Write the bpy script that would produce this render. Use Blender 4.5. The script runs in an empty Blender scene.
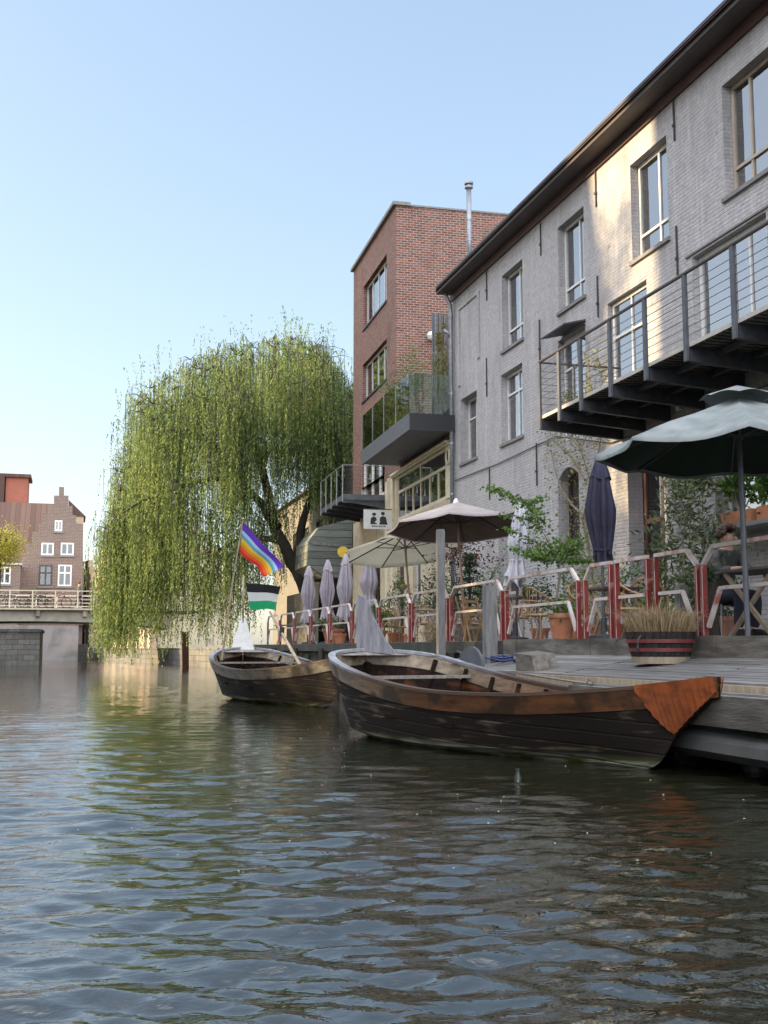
import bpy, math, random
import numpy as np
from mathutils import Vector, Matrix

# ------------------------------------------------------------------ camera, world, sun, exposure
SC = bpy.context.scene
COL = SC.collection
F, HOR, VX, H = 1140.0, 648.0, 72.0, 1.05
PITCH = math.atan((HOR - 512) / F)
YAW = math.atan((384 - VX) * math.cos(PITCH) / F)
cam = bpy.data.cameras.new('camera')
camo = bpy.data.objects.new('camera', cam)
COL.objects.link(camo)
camo.location = (0, 0, H)
camo.rotation_euler = (math.pi / 2 + PITCH, 0, -YAW)
cam.sensor_fit = 'VERTICAL'
cam.sensor_height = 24.0
cam.lens = 24.0 * F / 1024
cam.clip_start = 0.1
cam.clip_end = 3000
SC.camera = camo
SC.render.engine = 'CYCLES'
SC.cycles.use_denoising = True
SC.cycles.max_bounces = 6
SC.cycles.diffuse_bounces = 3
SC.cycles.glossy_bounces = 3
SC.cycles.transmission_bounces = 3
SC.cycles.transparent_max_bounces = 8
SC.cycles.caustics_reflective = False
SC.cycles.caustics_refractive = False
SC.cycles.sample_clamp_indirect = 6

SUN_EL, SUN_ROT = math.radians(24), math.radians(-78)
world = bpy.data.worlds.new('World')
SC.world = world
world.use_nodes = True
wn, wl = world.node_tree.nodes, world.node_tree.links
sky = wn.new('ShaderNodeTexSky')
sky.sky_type = 'NISHITA'
sky.sun_disc = False
sky.sun_elevation = SUN_EL
sky.sun_rotation = SUN_ROT
sky.air_density = 1.0
sky.dust_density = 1.5
sky.ozone_density = 1.5
# even the sky out a little, and add an unseen bright cloud overhead and behind to lift shaded faces
gm = wn.new('ShaderNodeGamma'); gm.inputs['Gamma'].default_value = 0.62; wl.new(sky.outputs[0], gm.inputs['Color'])
hsv = wn.new('ShaderNodeHueSaturation'); hsv.inputs['Saturation'].default_value = 1.08; hsv.inputs['Hue'].default_value = 0.500; hsv.inputs['Value'].default_value = 1.0
wl.new(gm.outputs[0], hsv.inputs['Color'])
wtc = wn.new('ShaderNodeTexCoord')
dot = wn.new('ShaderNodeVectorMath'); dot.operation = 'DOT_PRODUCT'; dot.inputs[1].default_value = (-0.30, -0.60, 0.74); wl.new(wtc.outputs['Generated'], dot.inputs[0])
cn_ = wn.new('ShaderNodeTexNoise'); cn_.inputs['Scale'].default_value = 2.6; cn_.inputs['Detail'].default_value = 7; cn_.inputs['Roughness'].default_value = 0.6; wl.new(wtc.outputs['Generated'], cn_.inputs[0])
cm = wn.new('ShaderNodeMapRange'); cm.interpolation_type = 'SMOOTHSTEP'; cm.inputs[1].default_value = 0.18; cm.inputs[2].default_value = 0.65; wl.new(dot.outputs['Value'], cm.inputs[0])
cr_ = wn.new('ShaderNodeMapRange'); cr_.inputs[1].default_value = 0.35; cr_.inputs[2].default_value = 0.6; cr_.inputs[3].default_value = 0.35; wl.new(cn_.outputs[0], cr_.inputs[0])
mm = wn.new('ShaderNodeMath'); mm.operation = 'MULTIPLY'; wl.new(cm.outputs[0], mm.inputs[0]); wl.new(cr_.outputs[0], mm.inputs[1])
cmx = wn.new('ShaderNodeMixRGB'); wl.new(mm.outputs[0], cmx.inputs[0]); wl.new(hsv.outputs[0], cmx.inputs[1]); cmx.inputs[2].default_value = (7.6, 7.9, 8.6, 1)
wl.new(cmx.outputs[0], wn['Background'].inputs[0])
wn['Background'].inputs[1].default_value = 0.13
sl = bpy.data.lights.new('sun', 'SUN')
sl.energy = 3.0
sl.angle = math.radians(0.6)
sl.color = (1.0, 0.76, 0.43)
so = bpy.data.objects.new('sun', sl)
COL.objects.link(so)
sd = Vector((math.sin(SUN_ROT) * math.cos(SUN_EL), math.cos(SUN_ROT) * math.cos(SUN_EL), math.sin(SUN_EL)))
so.rotation_euler = sd.to_track_quat('Z', 'Y').to_euler()
so.location = (-30, 10, 40)
SC.view_settings.view_transform = 'Standard'
SC.view_settings.look = 'None'
SC.view_settings.gamma = 1
SC.view_settings.use_curve_mapping = False
SC.view_settings.exposure = 1.98

rnd = random.Random(7)

# ------------------------------------------------------------------ surveying: sight line -> point on a real plane
_R = Vector((math.cos(YAW), -math.sin(YAW), 0))
_FW = Vector((math.sin(YAW) * math.cos(PITCH), math.cos(YAW) * math.cos(PITCH), math.sin(PITCH)))
_U = Vector((-math.sin(YAW) * math.sin(PITCH), -math.cos(YAW) * math.sin(PITCH), math.cos(PITCH)))
def ray(x, y): return _FW + _R * ((x - 384) / F) + _U * ((512 - y) / F)
def onX(x, y, X):
    d = ray(x, y); t = X / d.x
    return Vector((X, d.y * t, H + d.z * t))
def onZ(x, y, Z):
    d = ray(x, y); t = (Z - H) / d.z
    return Vector((d.x * t, d.y * t, Z))
def at(x, y, D):
    d = ray(x, y); t = D / (d.x * math.sin(YAW) + d.y * math.cos(YAW))
    return Vector((d.x * t, d.y * t, H + d.z * t))

# ------------------------------------------------------------------ mesh builder
def wloc(o):
    v = Vector((0, 0, 0))
    while o is not None:
        v += o.location; o = o.parent
    return v

class MB:
    def __init__(s): s.v = []; s.f = []; s.m = []
    def add(s, vs, fs, m=0):
        b = len(s.v); s.v += [tuple(p) for p in vs]
        for f in fs: s.f.append([b + i for i in f]); s.m.append(m)
        return s
    def quad(s, a, b, c, d, m=0): return s.add([a, b, c, d], [(0, 1, 2, 3)], m)
    def box(s, x0, x1, y0, y1, z0, z1, m=0):
        return s.add([(x0, y0, z0), (x1, y0, z0), (x1, y1, z0), (x0, y1, z0), (x0, y0, z1), (x1, y0, z1), (x1, y1, z1), (x0, y1, z1)],
                     [(0, 3, 2, 1), (4, 5, 6, 7), (0, 1, 5, 4), (1, 2, 6, 5), (2, 3, 7, 6), (3, 0, 4, 7)], m)
    def obox(s, c, size, rz=0, m=0, ry=0, rx=0):
        M = Matrix.Translation(c) @ Matrix.Rotation(rz, 4, 'Z') @ Matrix.Rotation(ry, 4, 'Y') @ Matrix.Rotation(rx, 4, 'X')
        x, y, z = size[0] / 2, size[1] / 2, size[2] / 2
        vs = [M @ Vector(p) for p in [(-x, -y, -z), (x, -y, -z), (x, y, -z), (-x, y, -z), (-x, -y, z), (x, -y, z), (x, y, z), (-x, y, z)]]
        return s.add(vs, [(0, 3, 2, 1), (4, 5, 6, 7), (0, 1, 5, 4), (1, 2, 6, 5), (2, 3, 7, 6), (3, 0, 4, 7)], m)
    def beam(s, p, q, w, h, m=0, up=(0, 0, 1)):
        p, q = Vector(p), Vector(q); d = (q - p).normalized(); up = Vector(up)
        if abs(d.dot(up)) > 0.98: up = Vector((0, 1, 0))
        sd_ = d.cross(up).normalized(); u = sd_.cross(d).normalized()
        a = sd_ * w / 2; b = u * h / 2
        vs = [p - a - b, p + a - b, p + a + b, p - a + b, q - a - b, q + a - b, q + a + b, q - a + b]
        return s.add(vs, [(0, 3, 2, 1), (4, 5, 6, 7), (0, 1, 5, 4), (1, 2, 6, 5), (2, 3, 7, 6), (3, 0, 4, 7)], m)
    def tube(s, pts, r, n=8, m=0, cap=True):
        pts = [Vector(p) for p in pts]
        if not isinstance(r, (list, tuple)): r = [r] * len(pts)
        vs = []; ref = Vector((0.13, 0.2, 1)).normalized()
        for i, p in enumerate(pts):
            d = (pts[min(i + 1, len(pts) - 1)] - pts[max(i - 1, 0)])
            if d.length < 1e-9: d = Vector((0, 0, 1))
            d.normalize()
            rf = ref if abs(d.dot(ref)) < 0.95 else Vector((1, 0.1, 0)).normalized()
            a = d.cross(rf).normalized(); b = d.cross(a).normalized()
            for k in range(n):
                t = 2 * math.pi * k / n
                vs.append(p + a * math.cos(t) * r[i] + b * math.sin(t) * r[i])
        fs = []
        for i in range(len(pts) - 1):
            for k in range(n):
                k2 = (k + 1) % n
                fs.append((i * n + k, i * n + k2, (i + 1) * n + k2, (i + 1) * n + k))
        if cap:
            fs.append(tuple(range(n))[::-1]); fs.append(tuple(range((len(pts) - 1) * n, len(pts) * n)))
        return s.add(vs, fs, m)
    def lathe(s, c, prof, n=16, m=0, sx=1, sy=1):
        c = Vector(c); vs = []; fs = []
        for r, z in prof:
            for k in range(n):
                t = 2 * math.pi * k / n
                vs.append((c.x + r * sx * math.cos(t), c.y + r * sy * math.sin(t), c.z + z))
        for i in range(len(prof) - 1):
            for k in range(n):
                k2 = (k + 1) % n
                fs.append((i * n + k, i * n + k2, (i + 1) * n + k2, (i + 1) * n + k))
        fs.append(tuple(range(n))[::-1]); fs.append(tuple(range((len(prof) - 1) * n, len(prof) * n)))
        return s.add(vs, fs, m)
    def prism(s, poly, ext, m=0):
        ext = Vector(ext); n = len(poly); P = [Vector(p) for p in poly]
        vs = P + [p + ext for p in P]
        fs = [tuple(range(n)), tuple(range(2 * n - 1, n - 1, -1))]
        for i in range(n): fs.append((i, (i + 1) % n, n + (i + 1) % n, n + i))
        return s.add(vs, fs, m)
    def leaf(s, p, size, asp=0.5, m=0, droop=0, rg=None):
        g = rg or rnd
        d = Vector((g.gauss(0, 1), g.gauss(0, 1), g.gauss(0, 0.7) - droop)).normalized()
        e = Vector((g.gauss(0, 1), g.gauss(0, 1), g.gauss(0, 1))).normalized()
        w = d.cross(e).normalized() * size * asp * 0.5; p = Vector(p); d = d * size
        return s.add([p, p + d * 0.45 + w, p + d, p + d * 0.45 - w], [(0, 1, 2, 3)], m)
    def build(s, name, mats, parent=None, smooth=False, loc=None):
        if not isinstance(mats, (list, tuple)): mats = [mats]
        off = wloc(parent) if parent is not None else Vector((0, 0, 0))
        if loc is not None: off = Vector(loc)
        V = np.array(s.v, dtype=np.float64) - np.array(off)
        me = bpy.data.meshes.new(name)
        me.from_pydata(V.tolist(), [], s.f)
        for mt in mats: me.materials.append(mt)
        if len(mats) > 1: me.polygons.foreach_set('material_index', s.m)
        if smooth: me.polygons.foreach_set('use_smooth', [True] * len(s.f))
        me.update()
        o = bpy.data.objects.new(name, me)
        COL.objects.link(o)
        if parent is not None: o.parent = parent
        elif loc is not None: o.location = loc
        return o

def tag(o, label=None, cat=None, group=None, kind=None):
    if label: o['label'] = label
    if cat: o['category'] = cat
    if group: o['group'] = group
    if kind: o['kind'] = kind
    return o
def thing(name, label, cat, loc=(0, 0, 0), rz=0, group=None):
    o = bpy.data.objects.new(name, None); COL.objects.link(o)
    o.empty_display_size = 0.2
    o.location = loc; o.rotation_euler = (0, 0, rz)
    return tag(o, label, cat, group)
def dup(root, loc, rz, label=None, scale=None):
    r = root.copy(); COL.objects.link(r); r.location = loc; r.rotation_euler = (0, 0, rz)
    if scale: r.scale = scale
    if label: r['label'] = label
    for ch in list(root.children):
        c = ch.copy(); COL.objects.link(c); c.parent = r
        for g in list(ch.children):
            d = g.copy(); COL.objects.link(d); d.parent = c
    return r

# ------------------------------------------------------------------ materials
def nm(name):
    m = bpy.data.materials.new(name); m.use_nodes = True
    nt = m.node_tree; b = nt.nodes['Principled BSDF']
    return m, nt.nodes, nt.links, b
def srgb(r, g, b):
    f = lambda c: (c / 255 / 12.92) if c / 255 <= 0.04045 else ((c / 255 + 0.055) / 1.055) ** 2.4
    return (f(r), f(g), f(b), 1)
def c4(c): return tuple(c) + (1,) if len(c) == 3 else tuple(c)
def pm(name, c1, c2=None, scale=6, rough=0.7, bump=0.0, metal=0.0, stretch=(1, 1, 1), c3=None, s3=1.2, lo=0.35, hi=0.65, lo3=0.5, hi3=0.7, bscale=None, spec=0.5, coat=0.0, bdist=0.01):
    m, n, l, b = nm(name)
    b.inputs['Roughness'].default_value = rough; b.inputs['Metallic'].default_value = metal
    b.inputs['Specular IOR Level'].default_value = spec
    b.inputs['Coat Weight'].default_value = coat
    tc = n.new('ShaderNodeTexCoord'); mp = n.new('ShaderNodeMapping'); mp.inputs['Scale'].default_value = stretch
    l.new(tc.outputs['Object'], mp.inputs[0])
    c2 = c2 or c1
    nz = n.new('ShaderNodeTexNoise'); nz.inputs['Scale'].default_value = scale; nz.inputs['Detail'].default_value = 6; nz.inputs['Roughness'].default_value = 0.6
    l.new(mp.outputs[0], nz.inputs[0])
    rr = n.new('ShaderNodeValToRGB'); rr.color_ramp.elements[0].position = lo; rr.color_ramp.elements[1].position = hi
    rr.color_ramp.elements[0].color = c4(c1); rr.color_ramp.elements[1].color = c4(c2)
    l.new(nz.outputs[0], rr.inputs[0]); out = rr.outputs[0]
    if c3:
        n3 = n.new('ShaderNodeTexNoise'); n3.inputs['Scale'].default_value = s3; n3.inputs['Detail'].default_value = 5
        l.new(mp.outputs[0], n3.inputs[0])
        r3 = n.new('ShaderNodeMapRange'); r3.inputs[1].default_value = lo3; r3.inputs[2].default_value = hi3
        l.new(n3.outputs[0], r3.inputs[0])
        mx = n.new('ShaderNodeMixRGB'); l.new(r3.outputs[0], mx.inputs[0]); l.new(out, mx.inputs[1]); mx.inputs[2].default_value = c4(c3)
        out = mx.outputs[0]
    l.new(out, b.inputs['Base Color'])
    if bump:
        bz = n.new('ShaderNodeTexNoise'); bz.inputs['Scale'].default_value = bscale or scale * 4; bz.inputs['Detail'].default_value = 4
        l.new(mp.outputs[0], bz.inputs[0])
        bp = n.new('ShaderNodeBump'); bp.inputs['Strength'].default_value = bump; bp.inputs['Distance'].default_value = bdist
        l.new(bz.outputs[0], bp.inputs['Height']); l.new(bp.outputs[0], b.inputs['Normal'])
    return m

def brick(name, c1, c2, mort, stain=None, bump=0.8, bw=0.22, bh=0.07, ms=0.012, cmix=0.0, rough=0.85, stain_lo=0.5, stain_hi=0.75, patch=None, streak=0.0, uneven=0.5):
    m, n, l, b = nm(name)
    b.inputs['Roughness'].default_value = rough; b.inputs['Specular IOR Level'].default_value = 0.25
    tc = n.new('ShaderNodeTexCoord'); sx = n.new('ShaderNodeSeparateXYZ'); l.new(tc.outputs['Object'], sx.inputs[0])
    ad = n.new('ShaderNodeMath'); ad.operation = 'ADD'; l.new(sx.outputs[0], ad.inputs[0]); l.new(sx.outputs[1], ad.inputs[1])
    # slightly wavy courses
    nw = n.new('ShaderNodeTexNoise'); nw.inputs['Scale'].default_value = 1.3; l.new(tc.outputs['Object'], nw.inputs[0])
    mw = n.new('ShaderNodeMath'); mw.operation = 'MULTIPLY_ADD'; mw.inputs[1].default_value = 0.05; l.new(nw.outputs[0], mw.inputs[0]); l.new(sx.outputs[2], mw.inputs[2])
    cb = n.new('ShaderNodeCombineXYZ'); l.new(ad.outputs[0], cb.inputs[0]); l.new(mw.outputs[0], cb.inputs[1])
    bk = n.new('ShaderNodeTexBrick'); bk.inputs['Scale'].default_value = 1
    bk.inputs['Brick Width'].default_value = bw; bk.inputs['Row Height'].default_value = bh; bk.inputs['Mortar Size'].default_value = ms
    bk.inputs['Mortar Smooth'].default_value = 0.6; bk.inputs['Bias'].default_value = cmix
    bk.inputs['Color1'].default_value = c4(c1); bk.inputs['Color2'].default_value = c4(c2); bk.inputs['Mortar'].default_value = c4(mort)
    l.new(cb.outputs[0], bk.inputs[0])
    n1 = n.new('ShaderNodeTexNoise'); n1.inputs['Scale'].default_value = 9; n1.inputs['Detail'].default_value = 8; n1.inputs['Roughness'].default_value = 0.7
    l.new(tc.outputs['Object'], n1.inputs[0])
    mr = n.new('ShaderNodeMapRange'); mr.inputs[1].default_value = 0.3; mr.inputs[2].default_value = 0.7; mr.inputs[3].default_value = 1 - 0.45 * uneven; mr.inputs[4].default_value = 1 + 0.35 * uneven
    l.new(n1.outputs[0], mr.inputs[0])
    mu = n.new('ShaderNodeMixRGB'); mu.blend_type = 'MULTIPLY'; mu.inputs[0].default_value = 1
    l.new(bk.outputs[0], mu.inputs[1]); l.new(mr.outputs[0], mu.inputs[2]); out = mu.outputs[0]
    if stain:
        ns = n.new('ShaderNodeTexNoise'); ns.inputs['Scale'].default_value = 0.9; ns.inputs['Detail'].default_value = 7; ns.inputs['Roughness'].default_value = 0.65
        mps = n.new('ShaderNodeMapping'); mps.inputs['Scale'].default_value = (1.2, 1.2, 0.45); l.new(tc.outputs['Object'], mps.inputs[0]); l.new(mps.outputs[0], ns.inputs[0])
        r2 = n.new('ShaderNodeMapRange'); r2.inputs[1].default_value = stain_lo; r2.inputs[2].default_value = stain_hi; l.new(ns.outputs[0], r2.inputs[0])
        mx = n.new('ShaderNodeMixRGB'); l.new(r2.outputs[0], mx.inputs[0]); l.new(out, mx.inputs[1]); mx.inputs[2].default_value = c4(stain); out = mx.outputs[0]
    if patch:   # second wear colour: small flaked patches
        ns = n.new('ShaderNodeTexNoise'); ns.inputs['Scale'].default_value = 3.5; ns.inputs['Detail'].default_value = 9; ns.inputs['Roughness'].default_value = 0.75
        l.new(tc.outputs['Object'], ns.inputs[0])
        r2 = n.new('ShaderNodeMapRange'); r2.inputs[1].default_value = 0.60; r2.inputs[2].default_value = 0.68; l.new(ns.outputs[0], r2.inputs[0])
        mx = n.new('ShaderNodeMixRGB'); l.new(r2.outputs[0], mx.inputs[0]); l.new(out, mx.inputs[1]); mx.inputs[2].default_value = c4(patch); out = mx.outputs[0]
    if streak:  # pale rain streaks running down
        ns = n.new('ShaderNodeTexNoise'); ns.inputs['Scale'].default_value = 2.0; ns.inputs['Detail'].default_value = 6
        mps = n.new('ShaderNodeMapping'); mps.inputs['Scale'].default_value = (3, 3, 0.12); l.new(tc.outputs['Object'], mps.inputs[0]); l.new(mps.outputs[0], ns.inputs[0])
        r2 = n.new('ShaderNodeMapRange'); r2.inputs[1].default_value = 0.55; r2.inputs[2].default_value = 0.72; r2.inputs[4].default_value = streak; l.new(ns.outputs[0], r2.inputs[0])
        mx = n.new('ShaderNodeMixRGB'); l.new(r2.outputs[0], mx.inputs[0]); l.new(out, mx.inputs[1]); mx.inputs[2].default_value = (0.72, 0.70, 0.70, 1); out = mx.outputs[0]
    l.new(out, b.inputs['Base Color'])
    h1 = n.new('ShaderNodeMath'); h1.operation = 'MULTIPLY_ADD'; h1.inputs[1].default_value = -1.0
    l.new(bk.outputs['Fac'], h1.inputs[0]); 
    h2 = n.new('ShaderNodeMath'); h2.operation = 'MULTIPLY'; h2.inputs[1].default_value = 1.6; l.new(n1.outputs[0], h2.inputs[0]); l.new(h2.outputs[0], h1.inputs[2])
    bp = n.new('ShaderNodeBump'); bp.inputs['Strength'].default_value = bump; bp.inputs['Distance'].default_value = 0.02
    l.new(h1.outputs[0], bp.inputs['Height']); l.new(bp.outputs[0], b.inputs['Normal'])
    return m

def leafmat(name, cols, trans=0.35, rough=0.6, nsc=1.6):
    m, n, l, b = nm(name)
    g = n.new('ShaderNodeNewGeometry'); rr = n.new('ShaderNodeValToRGB')
    els = rr.color_ramp.elements
    while len(els) < len(cols): els.new(0.5)
    for i, c in enumerate(cols): els[i].position = i / (len(cols) - 1); els[i].color = c4(c)
    tc = n.new('ShaderNodeTexCoord'); nz = n.new('ShaderNodeTexNoise'); nz.inputs['Scale'].default_value = nsc; nz.inputs['Detail'].default_value = 2; l.new(tc.outputs['Object'], nz.inputs[0])
    ma = n.new('ShaderNodeMath'); ma.operation = 'MULTIPLY_ADD'; ma.inputs[1].default_value = 1.3; ma.inputs[2].default_value = -.65; l.new(nz.outputs[0], ma.inputs[0])
    mb_ = n.new('ShaderNodeMath'); mb_.operation = 'ADD'; mb_.use_clamp = True; l.new(g.outputs['Random Per Island'], mb_.inputs[0]); l.new(ma.outputs[0], mb_.inputs[1])
    l.new(mb_.outputs[0], rr.inputs[0])
    l.new(rr.outputs[0], b.inputs['Base Color']); b.inputs['Roughness'].default_value = rough; b.inputs['Specular IOR Level'].default_value = 0.3
    t = n.new('ShaderNodeBsdfTranslucent'); l.new(rr.outputs[0], t.inputs[0])
    mx = n.new('ShaderNodeMixShader'); mx.inputs[0].default_value = trans
    l.new(b.outputs[0], mx.inputs[1]); l.new(t.outputs[0], mx.inputs[2]); l.new(mx.outputs[0], n['Material Output'].inputs[0])
    return m

def glassmat(name, refl=0.35, tint=(0.8, 0.85, 0.85), rough=0.02):
    m, n, l, b = nm(name); n.remove(b)
    g = n.new('ShaderNodeBsdfGlossy'); g.inputs['Roughness'].default_value = rough; g.inputs[0].default_value = (1, 1, 1, 1)
    t = n.new('ShaderNodeBsdfTransparent'); t.inputs[0].default_value = c4(tint)
    lw = n.new('ShaderNodeLayerWeight'); lw.inputs[0].default_value = 0.25
    mr = n.new('ShaderNodeMapRange'); mr.inputs[3].default_value = refl; mr.inputs[4].default_value = 1
    l.new(lw.outputs['Fresnel'], mr.inputs[0])
    tc = n.new('ShaderNodeTexCoord'); nz = n.new('ShaderNodeTexNoise'); nz.inputs['Scale'].default_value = 1.2; l.new(tc.outputs['Object'], nz.inputs[0])
    bp = n.new('ShaderNodeBump'); bp.inputs['Strength'].default_value = 0.25; bp.inputs['Distance'].default_value = 0.02; l.new(nz.outputs[0], bp.inputs['Height']); l.new(bp.outputs[0], g.inputs['Normal'])
    mx = n.new('ShaderNodeMixShader'); l.new(mr.outputs[0], mx.inputs[0]); l.new(t.outputs[0], mx.inputs[1]); l.new(g.outputs[0], mx.inputs[2])
    l.new(mx.outputs[0], n['Material Output'].inputs[0])
    return m

def fabricmat(name, c, c2, trans=0.25, sc=3, bump=0.3):
    m = pm(name, c, c2, scale=sc, rough=0.85, bump=bump, bscale=8, bdist=0.02, spec=0.2)
    n, l = m.node_tree.nodes, m.node_tree.links; b = n['Principled BSDF']
    t = n.new('ShaderNodeBsdfTranslucent'); src = b.inputs['Base Color'].links[0].from_socket; l.new(src, t.inputs[0])
    mx = n.new('ShaderNodeMixShader'); mx.inputs[0].default_value = trans
    l.new(b.outputs[0], mx.inputs[1]); l.new(t.outputs[0], mx.inputs[2]); l.new(mx.outputs[0], n['Material Output'].inputs[0])
    return m

def plankmat(name, c1, c2, gap, pw=0.14, axis='Y', rough=0.8, bump=0.6, wear=None):
    """boards: gaps every pw metres across, grain along axis"""
    m, n, l, b = nm(name); b.inputs['Roughness'].default_value = rough; b.inputs['Specular IOR Level'].default_value = 0.3
    tc = n.new('ShaderNodeTexCoord'); sx = n.new('ShaderNodeSeparateXYZ'); l.new(tc.outputs['Object'], sx.inputs[0])
    ci = {'Y': 0, 'X': 1, 'Z': 1, 'H': 2}[axis]
    dv = n.new('ShaderNodeMath'); dv.operation = 'DIVIDE'; dv.inputs[1].default_value = pw; l.new(sx.outputs[ci], dv.inputs[0])
    fr = n.new('ShaderNodeMath'); fr.operation = 'FRACT'; l.new(dv.outputs[0], fr.inputs[0])
    fl = n.new('ShaderNodeMath'); fl.operation = 'FLOOR'; l.new(dv.outputs[0], fl.inputs[0])
    pp = n.new('ShaderNodeMath'); pp.operation = 'PINGPONG'; pp.inputs[1].default_value = 0.5; l.new(fr.outputs[0], pp.inputs[0])
    gp = n.new('ShaderNodeMapRange'); gp.inputs[1].default_value = 0.02; gp.inputs[2].default_value = 0.06; l.new(pp.outputs[0], gp.inputs[0])
    wn_ = n.new('ShaderNodeTexWhiteNoise'); wn_.noise_dimensions = '1D'; l.new(fl.outputs[0], wn_.inputs['W'])
    mp = n.new('ShaderNodeMapping')
    mp.inputs['Scale'].default_value = {'Y': (14, 1.2, 14), 'X': (1.2, 14, 14), 'Z': (14, 14, 1.2), 'H': (1.2, 1.2, 20)}[axis]
    l.new(tc.outputs['Object'], mp.inputs[0])
    nz = n.new('ShaderNodeTexNoise'); nz.inputs['Scale'].default_value = 1.5; nz.inputs['Detail'].default_value = 6; l.new(mp.outputs[0], nz.inputs[0])
    av = n.new('ShaderNodeMath'); av.operation = 'MULTIPLY_ADD'; av.inputs[1].default_value = 0.4; l.new(wn_.outputs[0], av.inputs[0])
    sb = n.new('ShaderNodeMath'); sb.operation = 'SUBTRACT'; sb.inputs[1].default_value = 0.2; l.new(nz.outputs[0], sb.inputs[0]); l.new(sb.outputs[0], av.inputs[2])
    rr = n.new('ShaderNodeValToRGB'); rr.color_ramp.elements[0].position = 0.3; rr.color_ramp.elements[1].position = 0.7
    rr.color_ramp.elements[0].color = c4(c1); rr.color_ramp.elements[1].color = c4(c2); l.new(av.outputs[0], rr.inputs[0])
    mx = n.new('ShaderNodeMixRGB'); mx.inputs[1].default_value = c4(gap); l.new(gp.outputs[0], mx.inputs[0]); l.new(rr.outputs[0], mx.inputs[2]); out = mx.outputs[0]
    if wear:
        ns = n.new('ShaderNodeTexNoise'); ns.inputs['Scale'].default_value = 2.2; ns.inputs['Detail'].default_value = 6; l.new(tc.outputs['Object'], ns.inputs[0])
        r2 = n.new('ShaderNodeMapRange'); r2.inputs[1].default_value = 0.5; r2.inputs[2].default_value = 0.68; l.new(ns.outputs[0], r2.inputs[0])
        m2 = n.new('ShaderNodeMixRGB'); l.new(r2.outputs[0], m2.inputs[0]); l.new(out, m2.inputs[1]); m2.inputs[2].default_value = c4(wear); out = m2.outputs[0]
    l.new(out, b.inputs['Base Color'])
    hh = n.new('ShaderNodeMath'); hh.operation = 'MULTIPLY_ADD'; hh.inputs[1].default_value = 0.3; l.new(nz.outputs[0], hh.inputs[0]); l.new(gp.outputs[0], hh.inputs[2])
    bp = n.new('ShaderNodeBump'); bp.inputs['Strength'].default_value = bump; bp.inputs['Distance'].default_value = 0.012; l.new(hh.outputs[0], bp.inputs['Height']); l.new(bp.outputs[0], b.inputs['Normal'])
    return m

M = {}
M['grey_brick'] = brick('grey_brick', (0.50, 0.475, 0.475), (0.455, 0.435, 0.435), (0.41, 0.395, 0.395), stain=(0.29, 0.275, 0.28), bump=0.55, patch=(0.27, 0.24, 0.24), streak=0.28, uneven=0.45)
M['red_brick'] = brick('red_brick', (0.27, 0.115, 0.08), (0.15, 0.062, 0.047), (0.36, 0.30, 0.26), stain=(0.13, 0.065, 0.055), bump=0.6, bw=0.22, bh=0.085, ms=0.016, stain_lo=0.55, stain_hi=0.8)
M['far_brick'] = brick('far_brick', (0.22, 0.145, 0.115), (0.165, 0.11, 0.09), (0.28, 0.235, 0.20), bump=0.3, bw=0.4, bh=0.14, ms=0.03)
M['cream_brick'] = brick('cream_brick', (0.55, 0.40, 0.27), (0.48, 0.33, 0.22), (0.55, 0.45, 0.33), stain=(0.35, 0.24, 0.16), bump=0.3, bw=0.4, bh=0.14, ms=0.03)
M['cream'] = pm('cream_render', (0.62, 0.53, 0.38), (0.50, 0.42, 0.29), scale=4, rough=0.8, bump=0.3, c3=(0.33, 0.27, 0.19), s3=1.5, lo3=0.55, hi3=0.75)
M['white_render'] = pm('white_render', (0.56, 0.53, 0.47), (0.46, 0.43, 0.38), scale=3, rough=0.85, bump=0.2, c3=(0.38, 0.36, 0.32), s3=1.3, lo3=0.56, hi3=0.75)
M['white_paint'] = pm('white_paint', (0.78, 0.77, 0.74), (0.66, 0.65, 0.62), scale=9, rough=0.45)
M['tan_paint'] = pm('tan_paint', (0.50, 0.42, 0.33), (0.42, 0.35, 0.27), scale=9, rough=0.5)
M['cream_paint'] = pm('cream_paint', (0.78, 0.70, 0.52), (0.62, 0.54, 0.38), scale=7, rough=0.5, bump=0.2)
M['brown_paint'] = pm('brown_paint', (0.10, 0.045, 0.038), (0.065, 0.03, 0.026), scale=8, rough=0.6, stretch=(1, .2, 1))
M['gutter'] = pm('gutter_brown', (0.085, 0.065, 0.062), (0.05, 0.04, 0.04), scale=5, rough=0.6, stretch=(1, .3, 1))
M['slate'] = plankmat('roof_slate', (0.07, 0.06, 0.06), (0.12, 0.10, 0.10), (0.02, 0.02, 0.02), pw=0.3, axis='X')
M['far_roof'] = plankmat('roof_tiles', (0.085, 0.05, 0.04), (0.13, 0.08, 0.062), (0.06, 0.03, 0.025), pw=0.5, axis='Y')
M['orange_wall'] = pm('orange_wall', (0.36, 0.12, 0.075), (0.30, 0.10, 0.06), scale=1, rough=0.8)
M['stone'] = pm('sill_stone', (0.26, 0.24, 0.23), (0.18, 0.17, 0.165), scale=10, rough=0.8, bump=0.3)
M['quay_stone'] = brick('quay_stone', (0.20, 0.19, 0.17), (0.13, 0.125, 0.115), (0.09, 0.085, 0.08), stain=(0.04, 0.045, 0.03), bump=0.8, bw=0.7, bh=0.32, ms=0.02)
M['dark_metal'] = pm('dark_metal', (0.075, 0.08, 0.09), (0.045, 0.048, 0.055), scale=10, rough=0.55, metal=0.3, c3=(0.11, 0.085, 0.07), s3=4, lo3=0.58, hi3=0.7)
M['steel_grey'] = pm('steel_grey', (0.115, 0.12, 0.135), (0.08, 0.085, 0.095), scale=6, rough=0.55, metal=0.2)
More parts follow.
